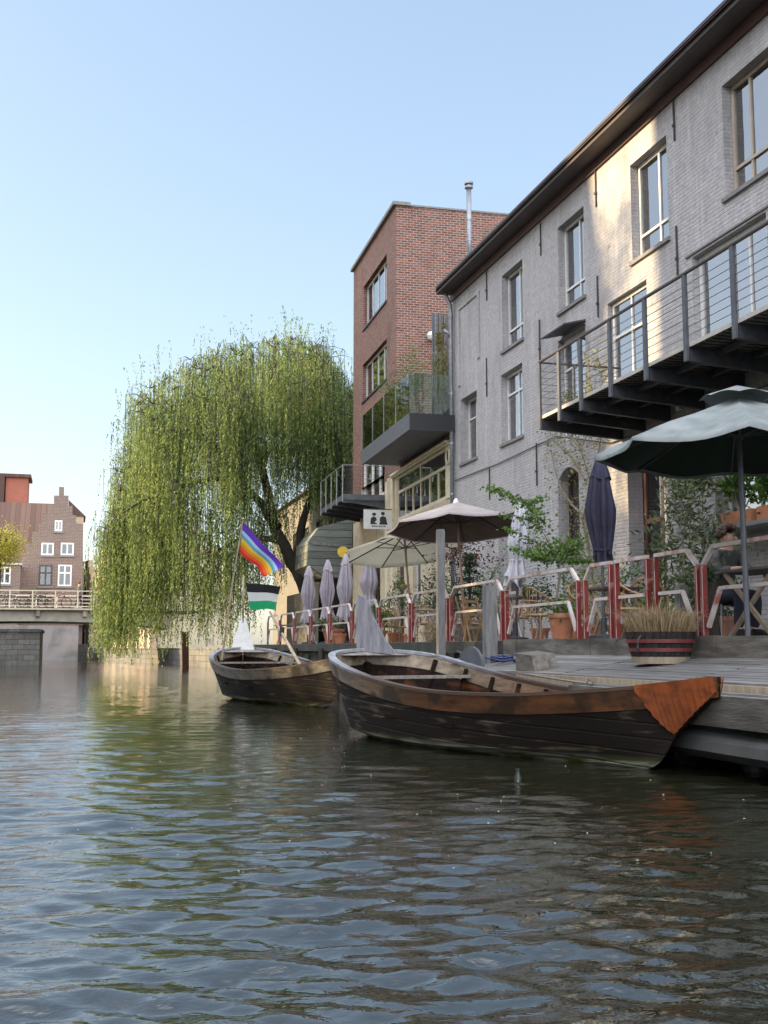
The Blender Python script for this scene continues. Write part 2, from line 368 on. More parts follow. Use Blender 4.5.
M['zinc'] = pm('zinc', (0.34, 0.35, 0.37), (0.24, 0.25, 0.27), scale=6, rough=0.45, metal=0.6)
M['handrail'] = pm('rail_brown', (0.06, 0.045, 0.04), rough=0.4)
M['cable'] = pm('cable_steel', (0.12, 0.12, 0.125), rough=0.35, metal=0.8)
M['pane'] = glassmat('window_glass', 0.33)
M['pane_dim'] = glassmat('window_glass_dim', 0.16)
M['pane_far'] = glassmat('window_glass_far', 0.05)
M['rail_glass'] = glassmat('railing_glass', 0.10, tint=(0.72, 0.84, 0.80))
M['curtain'] = fabricmat('curtain', (0.62, 0.60, 0.56), (0.5, 0.48, 0.45), 0.2, sc=2)
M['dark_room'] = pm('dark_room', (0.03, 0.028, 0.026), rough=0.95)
M['door_brown'] = pm('door_brown', (0.07, 0.028, 0.024), (0.045, 0.02, 0.018), scale=8, rough=0.5)
M['cladding'] = plankmat('weathered_cladding', (0.11, 0.125, 0.11), (0.20, 0.215, 0.19), (0.03, 0.033, 0.03), pw=0.28, axis='H')
M['grey_board'] = plankmat('grey_boards', (0.20, 0.21, 0.23), (0.30, 0.31, 0.33), (0.01, 0.01, 0.01), pw=0.16, axis='Y')
M['deck'] = plankmat('deck_boards', (0.15, 0.145, 0.14), (0.28, 0.27, 0.26), (0.02, 0.02, 0.02), pw=0.17, axis='Y', wear=(0.17, 0.16, 0.145))
M['old_wood'] = pm('old_wood', (0.22, 0.195, 0.165), (0.10, 0.09, 0.078), scale=5, rough=0.85, bump=0.7, stretch=(3, .5, 3), c3=(0.05, 0.045, 0.038), s3=1.2, lo3=0.5, hi3=0.7)
M['grey_wood'] = pm('grey_wood', (0.24, 0.235, 0.23), (0.13, 0.125, 0.12), scale=5, rough=0.85, bump=0.6, stretch=(3, 3, .5))
M['pale_wood'] = pm('pale_wood', (0.42, 0.34, 0.24), (0.28, 0.22, 0.15), scale=5, rough=0.7, bump=0.4, stretch=(3, 3, .6))
M['post_wood'] = pm('post_wood', (0.30, 0.20, 0.13), (0.20, 0.13, 0.08), scale=5, rough=0.7, stretch=(3, 3, .4))
M['wet_wood'] = pm('wet_wood', (0.030, 0.027, 0.022), (0.015, 0.014, 0.012), scale=4, rough=0.6, bump=0.5, c3=(0.05, 0.06, 0.03), s3=1.5)
M['red_steel'] = pm('red_steel', (0.25, 0.030, 0.024), (0.17, 0.024, 0.020), scale=7, rough=0.5, c3=(0.42, 0.20, 0.16), s3=6, lo3=0.58, hi3=0.66)
M['pink_steel'] = pm('worn_white_steel', (0.66, 0.60, 0.57), (0.52, 0.42, 0.38), scale=6, rough=0.55, c3=(0.38, 0.13, 0.10), s3=3.5, lo3=0.56, hi3=0.68)
M['rattan'] = pm('rattan', (0.42, 0.27, 0.13), (0.27, 0.16, 0.07), scale=30, rough=0.55)
M['terracotta'] = pm('terracotta', (0.50, 0.20, 0.10), (0.38, 0.15, 0.08), scale=7, rough=0.8, bump=0.2, c3=(0.5, 0.36, 0.27), s3=5, lo3=0.58, hi3=0.75)
M['soil'] = pm('soil', (0.04, 0.028, 0.02), rough=1)
M['bark'] = pm('bark', (0.055, 0.045, 0.036), (0.028, 0.024, 0.02), scale=6, rough=0.95, bump=0.8, stretch=(2, 2, .5))
M['pale_bark'] = pm('pale_bark', (0.30, 0.25, 0.19), (0.18, 0.15, 0.11), scale=12, rough=0.9)
M['black_paint'] = pm('black_tar', (0.012, 0.011, 0.010), (0.024, 0.021, 0.018), scale=5, rough=0.45, bump=0.3)
M['skin'] = pm('skin', (0.62, 0.37, 0.28), (0.56, 0.32, 0.24), rough=0.6)
M['hair'] = pm('hair_brown', (0.055, 0.028, 0.018), (0.09, 0.045, 0.025), scale=25, rough=0.6, bump=1.0, bscale=40)
M['dark_cloth'] = pm('camo_cloth', (0.05, 0.055, 0.05), (0.12, 0.115, 0.10), scale=9, rough=0.9, lo=0.47, hi=0.53)
M['jeans'] = pm('dark_jeans', (0.025, 0.03, 0.045), rough=0.9)
M['white_cloth'] = pm('white_cloth', (0.6, 0.6, 0.6), rough=0.9)
M['black_plastic'] = pm('black_plastic', (0.02, 0.02, 0.022), rough=0.5)
M['rope'] = pm('rope', (0.30, 0.27, 0.22), (0.18, 0.16, 0.13), scale=40, rough=0.9)
M['blue_rope'] = pm('blue_rope', (0.02, 0.035, 0.11), (0.05, 0.07, 0.16), scale=40, rough=0.8)
M['willow'] = leafmat('willow_leaves', [(0.09, 0.14, 0.045), (0.16, 0.23, 0.07), (0.24, 0.31, 0.10), (0.35, 0.40, 0.14)], 0.5, nsc=.55)
M['leaf_green'] = leafmat('leaf_green', [(0.05, 0.11, 0.02), (0.11, 0.21, 0.04), (0.19, 0.30, 0.07)], 0.35)
M['leaf_dark'] = leafmat('leaf_dark', [(0.02, 0.05, 0.018), (0.05, 0.10, 0.035), (0.09, 0.15, 0.05)], 0.3)
M['leaf_olive'] = leafmat('leaf_olive', [(0.05, 0.075, 0.03), (0.11, 0.145, 0.06), (0.20, 0.22, 0.11)], 0.3)
M['leaf_yellow'] = leafmat('leaf_yellow', [(0.15, 0.16, 0.04), (0.28, 0.27, 0.08), (0.38, 0.33, 0.14)], 0.35)
M['leaf_spring'] = leafmat('leaf_spring', [(0.20, 0.20, 0.03), (0.32, 0.30, 0.04), (0.42, 0.38, 0.07)], 0.4)
M['leaf_red'] = leafmat('leaf_red', [(0.07, 0.02, 0.025), (0.13, 0.04, 0.04), (0.10, 0.06, 0.04)], 0.3)
M['dry_grass'] = leafmat('dry_grass', [(0.30, 0.22, 0.12), (0.45, 0.34, 0.20), (0.56, 0.46, 0.30)], 0.3)
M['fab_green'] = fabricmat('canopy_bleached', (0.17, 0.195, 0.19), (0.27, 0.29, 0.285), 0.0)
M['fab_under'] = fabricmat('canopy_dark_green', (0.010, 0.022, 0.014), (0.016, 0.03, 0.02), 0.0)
M['fab_brown'] = fabricmat('canopy_taupe', (0.44, 0.39, 0.38), (0.37, 0.33, 0.32), 0.14)
M['fab_beige'] = fabricmat('canopy_beige', (0.58, 0.53, 0.40), (0.50, 0.46, 0.35), 0.40)
M['fab_lilac'] = fabricmat('canopy_lilac', (0.46, 0.41, 0.45), (0.36, 0.32, 0.36), 0.1)
M['fab_white'] = fabricmat('canopy_white', (0.62, 0.60, 0.64), (0.52, 0.50, 0.55), 0.15)
M['fab_navy'] = fabricmat('canopy_navy', (0.055, 0.052, 0.085), (0.035, 0.033, 0.055), 0.03)

# ------------------------------------------------------------------ ground, water, quays
g = MB().box(-1500, 1500, -600, 2400, -2.6, -2.0)
tag(g.build('ground', pm('canal_bed', (0.05, 0.05, 0.035), (0.08, 0.075, 0.05), scale=2, rough=1)), kind='structure')

def water():
    m, n, l, b = nm('canal_water')
    b.inputs['Base Color'].default_value = (0.014, 0.015, 0.008, 1)
    b.inputs['Roughness'].default_value = 0.02; b.inputs['IOR'].default_value = 2.25
    tc = n.new('ShaderNodeTexCoord')
    mp = n.new('ShaderNodeMapping'); mp.inputs['Scale'].default_value = (1.0, 1.9, 1); mp.inputs['Rotation'].default_value = (0, 0, math.radians(14)); l.new(tc.outputs['Object'], mp.inputs[0])
    n1 = n.new('ShaderNodeTexNoise'); n1.inputs['Scale'].default_value = 5.5; n1.inputs['Detail'].default_value = 4; n1.inputs['Roughness'].default_value = 0.55; n1.inputs['Distortion'].default_value = 0.4
    l.new(mp.outputs[0], n1.inputs[0])
    bp = n.new('ShaderNodeBump'); bp.inputs['Strength'].default_value = 0.30; bp.inputs['Distance'].default_value = 0.03
    l.new(n1.outputs[0], bp.inputs['Height']); l.new(bp.outputs[0], b.inputs['Normal'])
    NR, NA = 760, 520
    r = 2.2 * (160 / 2.2) ** (np.arange(NR) / (NR - 1))
    th = np.radians(np.linspace(-24, 62, NA))
    Rg, Tg = np.meshgrid(r, th, indexing='ij')
    X = Rg * np.sin(Tg); Y = Rg * np.cos(Tg); Z = np.zeros_like(X)
    rs = np.random.RandomState(5)
    dr = Rg * 0.0057
    for i in range(110):
        lam = 0.11 * (0.62 / 0.11) ** (rs.rand()); ang = math.radians(12) + rs.randn() * 0.48
        k = 2 * math.pi / lam; amp = 0.0026 * lam ** 0.78
        fade = np.clip((lam / np.maximum(dr, 1e-3) - 2.5) / 3, 0, 1)
        ph = k * (X * math.sin(ang) + Y * math.cos(ang)) + rs.rand() * 6.28 + 0.5 * np.sin(0.35 * X * rs.rand() + 0.3 * Y * rs.rand() + rs.rand() * 6)
        s = np.sin(ph)
        Z += amp * fade * (s + 0.25 * np.cos(2 * ph))
    # gusts: calmer and rougher patches
    gust = 0.75 + 0.45 * np.sin(0.45 * X + 0.6 * np.sin(0.3 * Y)) * np.sin(0.22 * Y + 1.1 + 0.5 * np.sin(0.4 * X))
    lee = np.where(Rg > 9, 0.72, 1.0); lee = 1.0 - 0.15 * np.clip((Rg - 7) / 5, 0, 1)
    Z *= gust * lee
    V = np.stack([X, Y, Z], -1).reshape(-1, 3)
    idx = np.arange(NR * NA).reshape(NR, NA)
    q = np.stack([idx[:-1, :-1], idx[:-1, 1:], idx[1:, 1:], idx[1:, :-1]], -1).reshape(-1, 4)
    base = len(V)
    V = np.vstack([V, [(-60, -60, -0.14), (40, -60, -0.14), (40, 200, -0.14), (-60, 200, -0.14)]])
    q = np.vstack([q, [(base, base + 1, base + 2, base + 3)]])
    me = bpy.data.meshes.new('water')
    me.vertices.add(len(V)); me.vertices.foreach_set('co', V.ravel())
    me.loops.add(q.size); me.loops.foreach_set('vertex_index', q.ravel().astype(np.int32))
    me.polygons.add(len(q)); me.polygons.foreach_set('loop_start', np.arange(0, q.size, 4, dtype=np.int32)); me.polygons.foreach_set('loop_total', np.full(len(q), 4, dtype=np.int32))
    me.polygons.foreach_set('use_smooth', np.ones(len(q), dtype=bool))
    me.update(); me.validate(); me.materials.append(m)
    o = bpy.data.objects.new('water', me); COL.objects.link(o); tag(o, kind='structure')
water()
fp_ = MB(); rg = random.Random(77)   # petals and flecks drifting on the canal
for i in range(95):
    Dd = 5.5 * (16 / 5.5) ** rg.random(); a_ = math.radians(rg.uniform(-2, 33)) ; x_, y_ = Dd * math.sin(a_), Dd * math.cos(a_); r_ = rg.uniform(.002, .008)
    if x_ > 4.6: continue
    fp_.prism([(x_ + r_ * math.cos(k * 1.05) * rg.uniform(.7, 1.2), y_ + r_ * math.sin(k * 1.05), -.002 + .006 * rg.random()) for k in range(6)], (0, 0, .004))
tag(fp_.build('drifting_petals', pm('petal_white', (0.42, 0.41, 0.36), (0.3, 0.28, 0.2), rough=.8)), 'small pale petals and flecks drifting on the dark water', 'petals', kind='stuff')

mq = MB()
for pts in ([(7.0, 42), (8.3, 52), (6.0, 78), (4.9, 86), (1.2, 113), (60, 113), (60, -40), (30, -40), (30, 42)],):
    mq.prism([(x, y, -1.9) for x, y in pts], (0, 0, 2.95))
mq.prism([(x, y, -1.9) for x, y in [(6.95, 42), (30, 42), (30, -40), (6.95, -40)]], (0, 0, 2.9))
tag(mq.build('quay', M['quay_stone']), kind='structure')
mq = MB().prism([(x, y, -1.9) for x, y in [(-22, -60), (-22, 66), (-12, 104), (1.2, 113.2), (60, 113.2), (60, 600), (-300, 600), (-300, -60)]], (0, 0, 3.3))
tag(mq.build('embankment', M['quay_stone']), kind='structure')

# ------------------------------------------------------------------ walls with openings, windows
def wall_x(mb, X, th, y0, y1, z0, z1, holes, m=0):
    ys = sorted(set([y0, y1] + [h[0] for h in holes] + [h[1] for h in holes]))
    zs = sorted(set([z0, z1] + [h[2] for h in holes] + [h[3] for h in holes]))
    inh = lambda y, z: any(h[0] < y < h[1] and h[2] < z < h[3] for h in holes)
    for i in range(len(ys) - 1):
        for j in range(len(zs) - 1):
            if inh((ys[i] + ys[i + 1]) / 2, (zs[j] + zs[j + 1]) / 2): continue
            a, b_, c, d = ys[i], ys[i + 1], zs[j], zs[j + 1]
            mb.quad((X, b_, c), (X, a, c), (X, a, d), (X, b_, d), m)
            mb.quad((X + th, a, c), (X + th, b_, c), (X + th, b_, d), (X + th, a, d), m)
    for (a, b_, c, d) in holes + [(y1, y0, z1, z0)]:
        mb.quad((X, a, c), (X + th, a, c), (X + th, a, d), (X, a, d), m); mb.quad((X, b_, c), (X, b_, d), (X + th, b_, d), (X + th, b_, c), m)
        mb.quad((X, a, c), (X, b_, c), (X + th, b_, c), (X + th, a, c), m); mb.quad((X, a, d), (X + th, a, d), (X + th, b_, d), (X, b_, d), m)

def window(parent, x, ya, yb, za, zb, vs=(), hs=(), mat=None, fw=0.07, sill=None, wallx=None, curtain=None, pane='pane', extra=None, label=None, blind=None, bar=0.05):
    mat = mat or M['white_paint']; f = MB()
    t = 0.06
    f.box(x, x + t, ya, ya + fw, za, zb); f.box(x, x + t, yb - fw, yb, za, zb)
    f.box(x + .002, x + t - .002, ya + fw, yb - fw, zb - fw, zb); f.box(x + .002, x + t - .002, ya + fw, yb - fw, za, za + fw)
    for v in vs:
        fr, lo, hi = v if isinstance(v, tuple) else (v, 0, 1)
        yc = ya + (yb - ya) * fr; f.box(x + 0.004, x + t - .004, yc - bar / 2, yc + bar / 2, za + max(fw, (zb - za) * lo), zb - max(fw, (zb - za) * (1 - hi)))
    for h in hs:
        zc = za + (zb - za) * h; f.box(x - 0.006, x + t - .01, ya + fw, yb - fw, zc - bar / 2, zc + bar / 2)
    if extra: extra(f)
    w = f.build('window', mat, parent)
    if label: w['label'] = label
    MB().box(x + 0.03, x + 0.036, ya + .02, yb - .02, za + .02, zb - .02).build('pane', M[pane], w)
    if sill: MB().box((wallx if wallx is not None else x - .2) - 0.05, x - .002, ya - 0.06, yb + 0.06, za - 0.07, za - .002).build('sill', sill, w)
    if curtain:
        c = MB(); a, b_ = curtain; n = 24
        for i in range(n):
            y0 = a + (b_ - a) * i / n; y1 = a + (b_ - a) * (i + 1) / n; d0 = 0.03 * math.sin(i * 1.9); d1 = 0.03 * math.sin((i + 1) * 1.9)
            c.quad((x + .2 + d0, y0, za), (x + .2 + d1, y1, za), (x + .2 + d1, y1, zb), (x + .2 + d0, y0, zb))
        c.build('curtain', M['curtain'], w, smooth=True)
    return w

# ------------------------------------------------------------------ the long grey painted brick house (right)
GX = 10.0
gh = thing('grey_brick_house', 'long grey painted brick house with brown eaves and a steel balcony above the terrace', 'house', (GX, 16, 1.15))
Y0, Y1 = 3.0, 29.45
ups = [(24.32, 25.66), (20.95, 22.28), (17.5, 18.88), (13.9, 15.68), (10.4, 11.6), (6.9, 8.1)]
holes = [(a, b, 8.28, 10.2) for a, b in ups]
mids = [(27.56, 28.85, 5.98, 7.75), (24.42, 25.80, 5.98, 7.72), (21.0, 22.36, 5.42, 7.68), (18.37, 19.96, 5.42, 7.80), (14.6, 16.76, 5.42, 7.66), (10.6, 12.0, 5.42, 7.66), (7, 8.3, 5.42, 7.66)]
holes += mids
low = [(24.95, 26.12, 2.3, 4.25), (21.45, 22.5, 2.93, 4.84), (17.95, 19.3, 1.2, 4.75), (13.6, 16.3, 2.86, 4.75), (8, 10.6, 1.2, 4.4)]
holes += low
mb = MB(); wall_x(mb, GX, 0.45, Y0, Y1, 1.12, 10.85, holes)
# segmental arch filler of the low arched window
def arch(mb, X, th, ya, yb, ztop, rise, n=10):
    pts = [(X, ya, ztop), (X, yb, ztop)]
    arc = [(X, yb - (yb - ya) * i / n, ztop - rise * ((2 * i / n - 1) ** 2)) for i in range(n + 1)]
    for i in range(n):
        p, q = arc[i], arc[i + 1]
        mb.prism([(X, p[1], ztop + .01), (X, q[1], ztop + .01), q, p], (th, 0, 0))
arch(mb, GX + .004, 0.3, 21.45, 22.5, 4.84, 0.22)
# two shallow blind recesses are marked by projecting rims; end wall, back wall, floor slabs
mb.box(GX + .45, 19.5, Y1 - .4, Y1, 1.12, 10.85); mb.box(GX + .45, 19.5, Y0, Y0 + .4, 1.12, 10.85); mb.box(19.1, 19.5, Y0 + .4, Y1 - .4, 1.12, 10.85)
mb.prism([(GX + .02, Y1 - .4, 10.85), (19.48, Y1 - .4, 10.85), (14.8, Y1 - .4, 13.9)], (0, .4, 0))
mb.build('wall', M['grey_brick'], gh)
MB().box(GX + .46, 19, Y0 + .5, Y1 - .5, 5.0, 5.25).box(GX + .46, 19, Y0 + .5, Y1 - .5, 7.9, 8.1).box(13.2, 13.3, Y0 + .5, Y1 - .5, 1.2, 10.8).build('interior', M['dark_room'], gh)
r = MB(); r.prism([(9.62, Y0 - .2, 11.06), (9.5, Y0 - .2, 10.98), (14.8, Y0 - .2, 14.1), (20, Y0 - .2, 10.9), (20, Y0 - .2, 11.1), (14.8, Y0 - .2, 14.25)], (0, Y1 - Y0 + .35, 0))
r.build('roof', M['slate'], gh)
e = MB(); e.box(9.55, 9.67, Y0 - .2, Y1 + .12, 10.90, 11.10); e.box(9.67, GX + .3, Y0 - .2, Y1 + .11, 10.90, 10.93); ea = e.build('eaves', M['gutter'], gh)
MB().box(GX - .05, GX - .002, Y0 - .2, Y1 + .1, 10.70, 10.895).build('fascia', M['brown_paint'], ea)
MB().box(9.53, 9.55, Y0 - .2, Y1 + .12, 11.06, 11.12).build('gutter_lip', M['gutter'], ea)
# top windows: wide light above, low band below
for i, (a, b) in enumerate(ups):
    window(gh, GX + .16, a + .01, b - .01, 8.29, 10.19, vs=[(0.42, 0, 1)] if i != 3 else [(0.36, 0.25, 1), 0.7], hs=[0.25], mat=M['white_paint'] if i != 3 else M['tan_paint'], sill=M['stone'], wallx=GX, curtain=None if i in (1, 3) else (a + .1, a + .5))
window(gh, GX + .22, 27.57, 28.84, 5.99, 7.74, vs=[0.5], hs=[0.68], sill=M['stone'], wallx=GX, curtain=(27.7, 28.2))
window(gh, GX + .16, 24.43, 25.79, 5.99, 7.71, vs=[0.45], hs=[0.70], sill=M['stone'], wallx=GX, curtain=(24.5, 24.95))
window(gh, GX + .13, 21.01, 22.35, 5.42, 7.67, vs=[0.5], hs=[0.70])
window(gh, GX + .10, 18.38, 19.95, 5.42, 7.79, vs=[0.5], hs=[0.70], curtain=(18.5, 18.95))
window(gh, GX + .12, 14.61, 16.75, 5.42, 7.65, vs=[0.3, 0.52], hs=[], fw=.09, curtain=(14.8, 15.3))
window(gh, GX + .22, 10.61, 11.99, 5.42, 7.65, vs=[0.5], hs=[0.7])
window(gh, GX + .22, 7.01, 8.29, 5.42, 7.65, vs=[0.5], hs=[0.7])
window(gh, GX + .24, 21.46, 22.49, 2.94, 4.70, vs=[0.45], hs=[0.72], mat=M['door_brown'], sill=M['stone'], wallx=GX, pane='pane_dim', label='arched ground floor window with brown frame')
window(gh, GX + .24, 24.96, 26.11, 2.31, 4.24, vs=[0.5], hs=[], mat=M['white_render'], sill=M['stone'], wallx=GX, pane='pane_dim', fw=.1)
window(gh, GX + .24, 13.61, 16.29, 2.88, 4.74, vs=[0.33, 0.66], hs=[], mat=M['white_paint'], sill=M['zinc'], wallx=GX - .12, fw=.08)
dw = window(gh, GX + .3, 17.96, 19.29, 1.2, 4.74, vs=[0.45], hs=[0.62], mat=M['door_brown'], pane='pane_dim', fw=.13, bar=.09); dw.name = 'door'
window(gh, GX + .3, 8.01, 10.59, 1.2, 4.39, vs=[0.33, 0.66], hs=[0.7], mat=M['door_brown'], pane='pane_dim', fw=.1).name = 'door'
# lintels, blind recess rim, string cable, patches
b_ = MB()
b_.box(GX - .03, GX - .002, 14.45, 16.95, 7.70, 7.735); b_.build('lintel_strip', M['stone'], gh)
b_ = MB()
a, b2, c, d = 27.43, 28.83, 8.15, 10.27
b_.box(GX - .035, GX - .003, b2, b2 + .14, c, d + .1); b_.box(GX - .034, GX - .003, a - .02, b2, d, d + .1); b_.box(GX - .033, GX - .003, a - .16, a - .02, c + .4, d + .1)
b_.build('blind_window_rim', M['grey_brick'], gh)
for (px, ya, yb) in [(541, 223, 256), (596, 166, 208), (674, 95, 142), (487, 270, 301), (487, 358, 397), (540, 320, 364), (598, 276, 318), (677, 226, 276), (537, 443, 486), (490, 468, 500)]:
    p = onX(px, ya, GX); q = onX(px, yb, GX)
    b_ = MB(); b_.beam((GX - .02, p.y, p.z), (GX - .02, p.y, q.z), .026, .03); b_.obox((GX - .03, p.y, (p.z + q.z * 2) / 3), (.04, .06, .05))
    b_.build('wall_anchor', M['gutter'], gh)
b_ = MB(); b_.tube([(GX - .03, 29.3, 5.6), (GX - .03, 26, 5.55), (GX - .03, 22.5, 5.6), (GX - .03, 19.9, 5.0), (GX - .03, 17, 4.95), (GX - .03, 13, 5.0)], .012, 6); b_.build('wall_cable', M['black_plastic'], gh)
# downpipe
b_ = MB(); yy = Y1 - .12
b_.tube([(9.75, yy, 10.88), (9.78, yy, 10.75), (9.88, yy, 10.55), (9.9, yy, 10.3), (9.9, yy, 1.3)], .055, 10)
dp = b_.build('downpipe', M['zinc'], gh, smooth=True)
for z in (10.2, 9.2, 8.0, 6.6, 5.2, 3.8, 2.6): MB().lathe((9.9, yy, z), [(.07, 0), (.07, .06)], 12).build('pipe_bracket', M['zinc'], dp)
MB().tube([(9.9, yy, 9.6), (9.84, yy + .02, 9.75), (9.7, yy + .05, 9.82)], .05, 8).build('pipe_elbow', M['zinc'], dp, smooth=True)
b_ = MB(); b_.tube([(10.42, 29.2, 11.1), (10.42, 29.2, 13.92)], .07, 10); fp = b_.build('flue_pipe', M['zinc'], gh, smooth=True)
MB().lathe((10.42, 29.2, 13.92), [(.07, 0), (.12, .03), (.12, .09), (.08, .12), (.13, .15), (.13, .2), (.02, .24)], 12).build('flue_cap', M['zinc'], fp)
for z in (12.4, 13.0): MB().lathe((10.42, 29.2, z), [(.078, 0), (.078, .04)], 12).build('flue_ring', M['zinc'], fp)
# canopy over the left balcony door
b_ = MB(); b_.prism([(9.5, 20.95, 7.62), (GX - .01, 20.95, 7.74), (GX - .01, 20.95, 7.78), (9.5, 20.95, 7.65)], (0, 1.2, 0)); b_.build('door_canopy', M['dark_metal'], gh)
# wall lamp under balcony
MB().lathe((9.7, 16.8, 5.0), [(.05, 0), (.08, .05), (.08, .14), (.03, .2)], 10).build('wall_lamp', M['zinc'], gh)
# main balcony
BX = 8.35
bal = MB().box(BX, GX - .003, 3.2, 19.5, 5.30, 5.345).build('balcony', M['old_wood'], gh)
MB().box(BX - .012, BX - .001, 3.2, 19.52, 5.30, 5.36).build('edge_strip', M['white_render'], bal)
posts = [19.46, 18.58, 17.67, 16.55, 15.36, 14.17, 12.93, 11.7, 10.4, 9.1, 7.8, 6.5, 5.2, 3.9]
for i, y in enumerate(posts):
    j = MB()
    j.prism([(BX, y - .04, 5.295), (BX, y - .04, 5.10), (GX - .003, y - .04, 4.98), (GX - .003, y - .04, 5.295)], (0, .08, 0))
    j.build('bracket', M['dark_metal'], bal)
    MB().box(BX - .055, BX - .014, y - .045, y + .045, 5.10, 6.36).build('post', M['steel_grey'], bal)
j = MB()
for y in np.arange(3.3, 19.3, .145): j.box(BX + .02, GX - .01, y, y + .015, 5.28, 5.298)
for y in (8.8, 9.4): j.box(y - .04, y + .04, 3.3, 19.3, 5.20, 5.277)
j.build('underside_joists', M['dark_metal'], bal)
MB().tube([(BX - .035, 3, 6.385), (BX - .035, 19.46, 6.385)], .027, 8).tube([(BX - .03, 19.46, 6.38), (GX - .01, 19.46, 6.38)], .02, 8).build('handrail', M['handrail'], bal)
for k in range(7):
    z = 5.46 + k * .125
    MB().tube([(BX - .03, 3, z), (BX - .03, 19.45, z)], .0055, 5).tube([(BX - .03, 19.46, z), (GX - .01, 19.46, z)], .0055, 5).build('cable', M['cable'], bal)
MB().box(9.0, 9.04, 19.44, 19.48, 5.3, 6.37).build('post', M['steel_grey'], bal)

# ------------------------------------------------------------------ the red brick tower house and its cream ground floor
RT = math.radians(2.0)
bh = thing('brick_tower_house', 'flat roofed red brick house with strip windows above a cream rendered ground floor', 'house', (10.0, 29.45, 1.15), -RT)
class TB(MB):   # built in the house's own frame: x into the house, y along the facade, z up from datum 0
    def build(s, name, mats, parent=None, **k):
        s.v = [(x, y, z - 1.15) for x, y, z in s.v]
        keep = parent
        me_off = super().build(name, mats, None, **k)
        me_off.parent = keep
        return me_off

mb = TB(); wall_x(mb, 0, .35, .02, 13.75, 1.12, 7.05, [(.75, 6.55, 5.2, 6.72), (8.3, 12.2, 6.2, 7.05), (1.4, 2.4, 2.3, 4.3), (3.5, 4.5, 2.3, 4.3), (5.6, 6.6, 1.2, 4.3), (9, 11, 1.2, 4.0)])
mb.box(.35, 10, .02, .3, 1.12, 7.05); mb.box(.35, 10, 13.45, 13.75, 1.12, 7.05); mb.box(.0, 10, .02, 6.64, 7.051, 7.2)
mb.build('ground_floor', M['cream'], bh)
mb = TB(); wall_x(mb, -.006, .35, 6.64, 13.75, 7.052, 16.1, [(8.0, 11.85, 13.15, 14.85), (8.0, 12.0, 10.35, 11.8), (8.3, 12.2, 7.052, 8.15)])
mb.box(.344, 9, 6.64, 6.99, 7.201, 16.1); mb.box(.344, 9, 13.4, 13.75, 7.06, 16.1); mb.box(8.7, 9, 6.99, 13.4, 7.06, 16.1)
mb.box(-.02, -.004, 8.0, 8.28, 5.9, 7.05); mb.box(-.02, -.004, 12.22, 13.76, 5.9, 7.05); mb.box(-.02, -.004, .3, 8.0, 6.85, 7.05)
mb.build('brick_wall', M['red_brick'], bh)
mb = TB(); mb.box(-.12, .5, 6.55, 13.85, 16.1, 16.22); mb.box(.5, 9.1, 6.6, 6.95, 16.1, 16.16); mb.box(.5, 9.1, 13.4, 13.85, 16.1, 16.16)
mb.build('coping', M['stone'], bh)
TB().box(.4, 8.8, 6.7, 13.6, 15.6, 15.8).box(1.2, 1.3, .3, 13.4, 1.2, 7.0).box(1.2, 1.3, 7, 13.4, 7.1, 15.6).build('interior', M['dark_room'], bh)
def twin(*a, **k):
    global MB
    sv = MB; MB = TB
    try: return window(*a, **k)
    finally: MB = sv
twin(bh, .14, 8.01, 11.84, 13.16, 14.84, vs=[0.25, 0.5, 0.75], mat=M['white_paint'], sill=M['gutter'], wallx=-.006, curtain=(8.3, 9.4))
twin(bh, .14, 8.01, 11.99, 10.36, 11.79, vs=[0.25, 0.5, 0.75], mat=M['white_paint'], sill=M['gutter'], wallx=-.006)
twin(bh, .10, 8.31, 12.19, 6.21, 8.14, vs=[0.3, 0.62], mat=M['white_paint'], fw=.3, bar=.3, curtain=(10.4, 12))
for a, b, c, d in [(1.41, 2.39, 2.31, 4.29), (3.51, 4.49, 2.31, 4.29)]: twin(bh, .12, a, b, c, d, vs=[.5], hs=[.7], mat=M['white_paint'], sill=M['stone'], wallx=0, pane='pane_dim')
twin(bh, .12, 5.61, 6.59, 1.21, 4.29, vs=[], hs=[.7], mat=M['door_brown'], pane='pane_dim')
twin(bh, .12, 9.01, 10.99, 1.21, 3.99, vs=[.5], hs=[.7], mat=M['door_brown'], pane='pane_dim')


w = twin(bh, .02, .76, 6.54, 5.21, 6.71, vs=[(.16, 0, .62), (.32, 0, .62), (.5, 0, 1), (.66, 0, .62), (.82, 0, .62)], hs=[.62], mat=M['cream_paint'], fw=.1, bar=.09, label='wide cream framed strip window under the glass balcony')
TB().box(-.16, -.021, .3, 6.95, 6.73, 6.80).box(-.10, -.021, .3, 6.95, 6.68, 6.729).build('cornice', M['cream_paint'], bh)
ov = TB(); n = 16
ring = [(-.05, .42 + .17 * math.cos(t), 6.36 + .22 * math.sin(t)) for t in [2 * math.pi * i / n for i in range(n)]]
ov.tube(ring + ring[:1], .035, 6, cap=False); ov.box(-.03, -.003, .06, .74, 5.2, 6.68); ov.build('oval_ornament', M['cream_paint'], bh)
ov = TB(); ov.prism([(-.036, .42 + .13 * math.cos(t), 6.36 + .18 * math.sin(t)) for t in [2 * math.pi * i / n for i in range(n)]], (.004, 0, 0)); ov.build('oval_pane', M['dark_room'], bh)
for s0 in (6.9, 7.7): TB().box(-.07, -.003, s0, s0 + .3, 1.15, 6.7).build('pilaster', M['cream_paint'], bh)
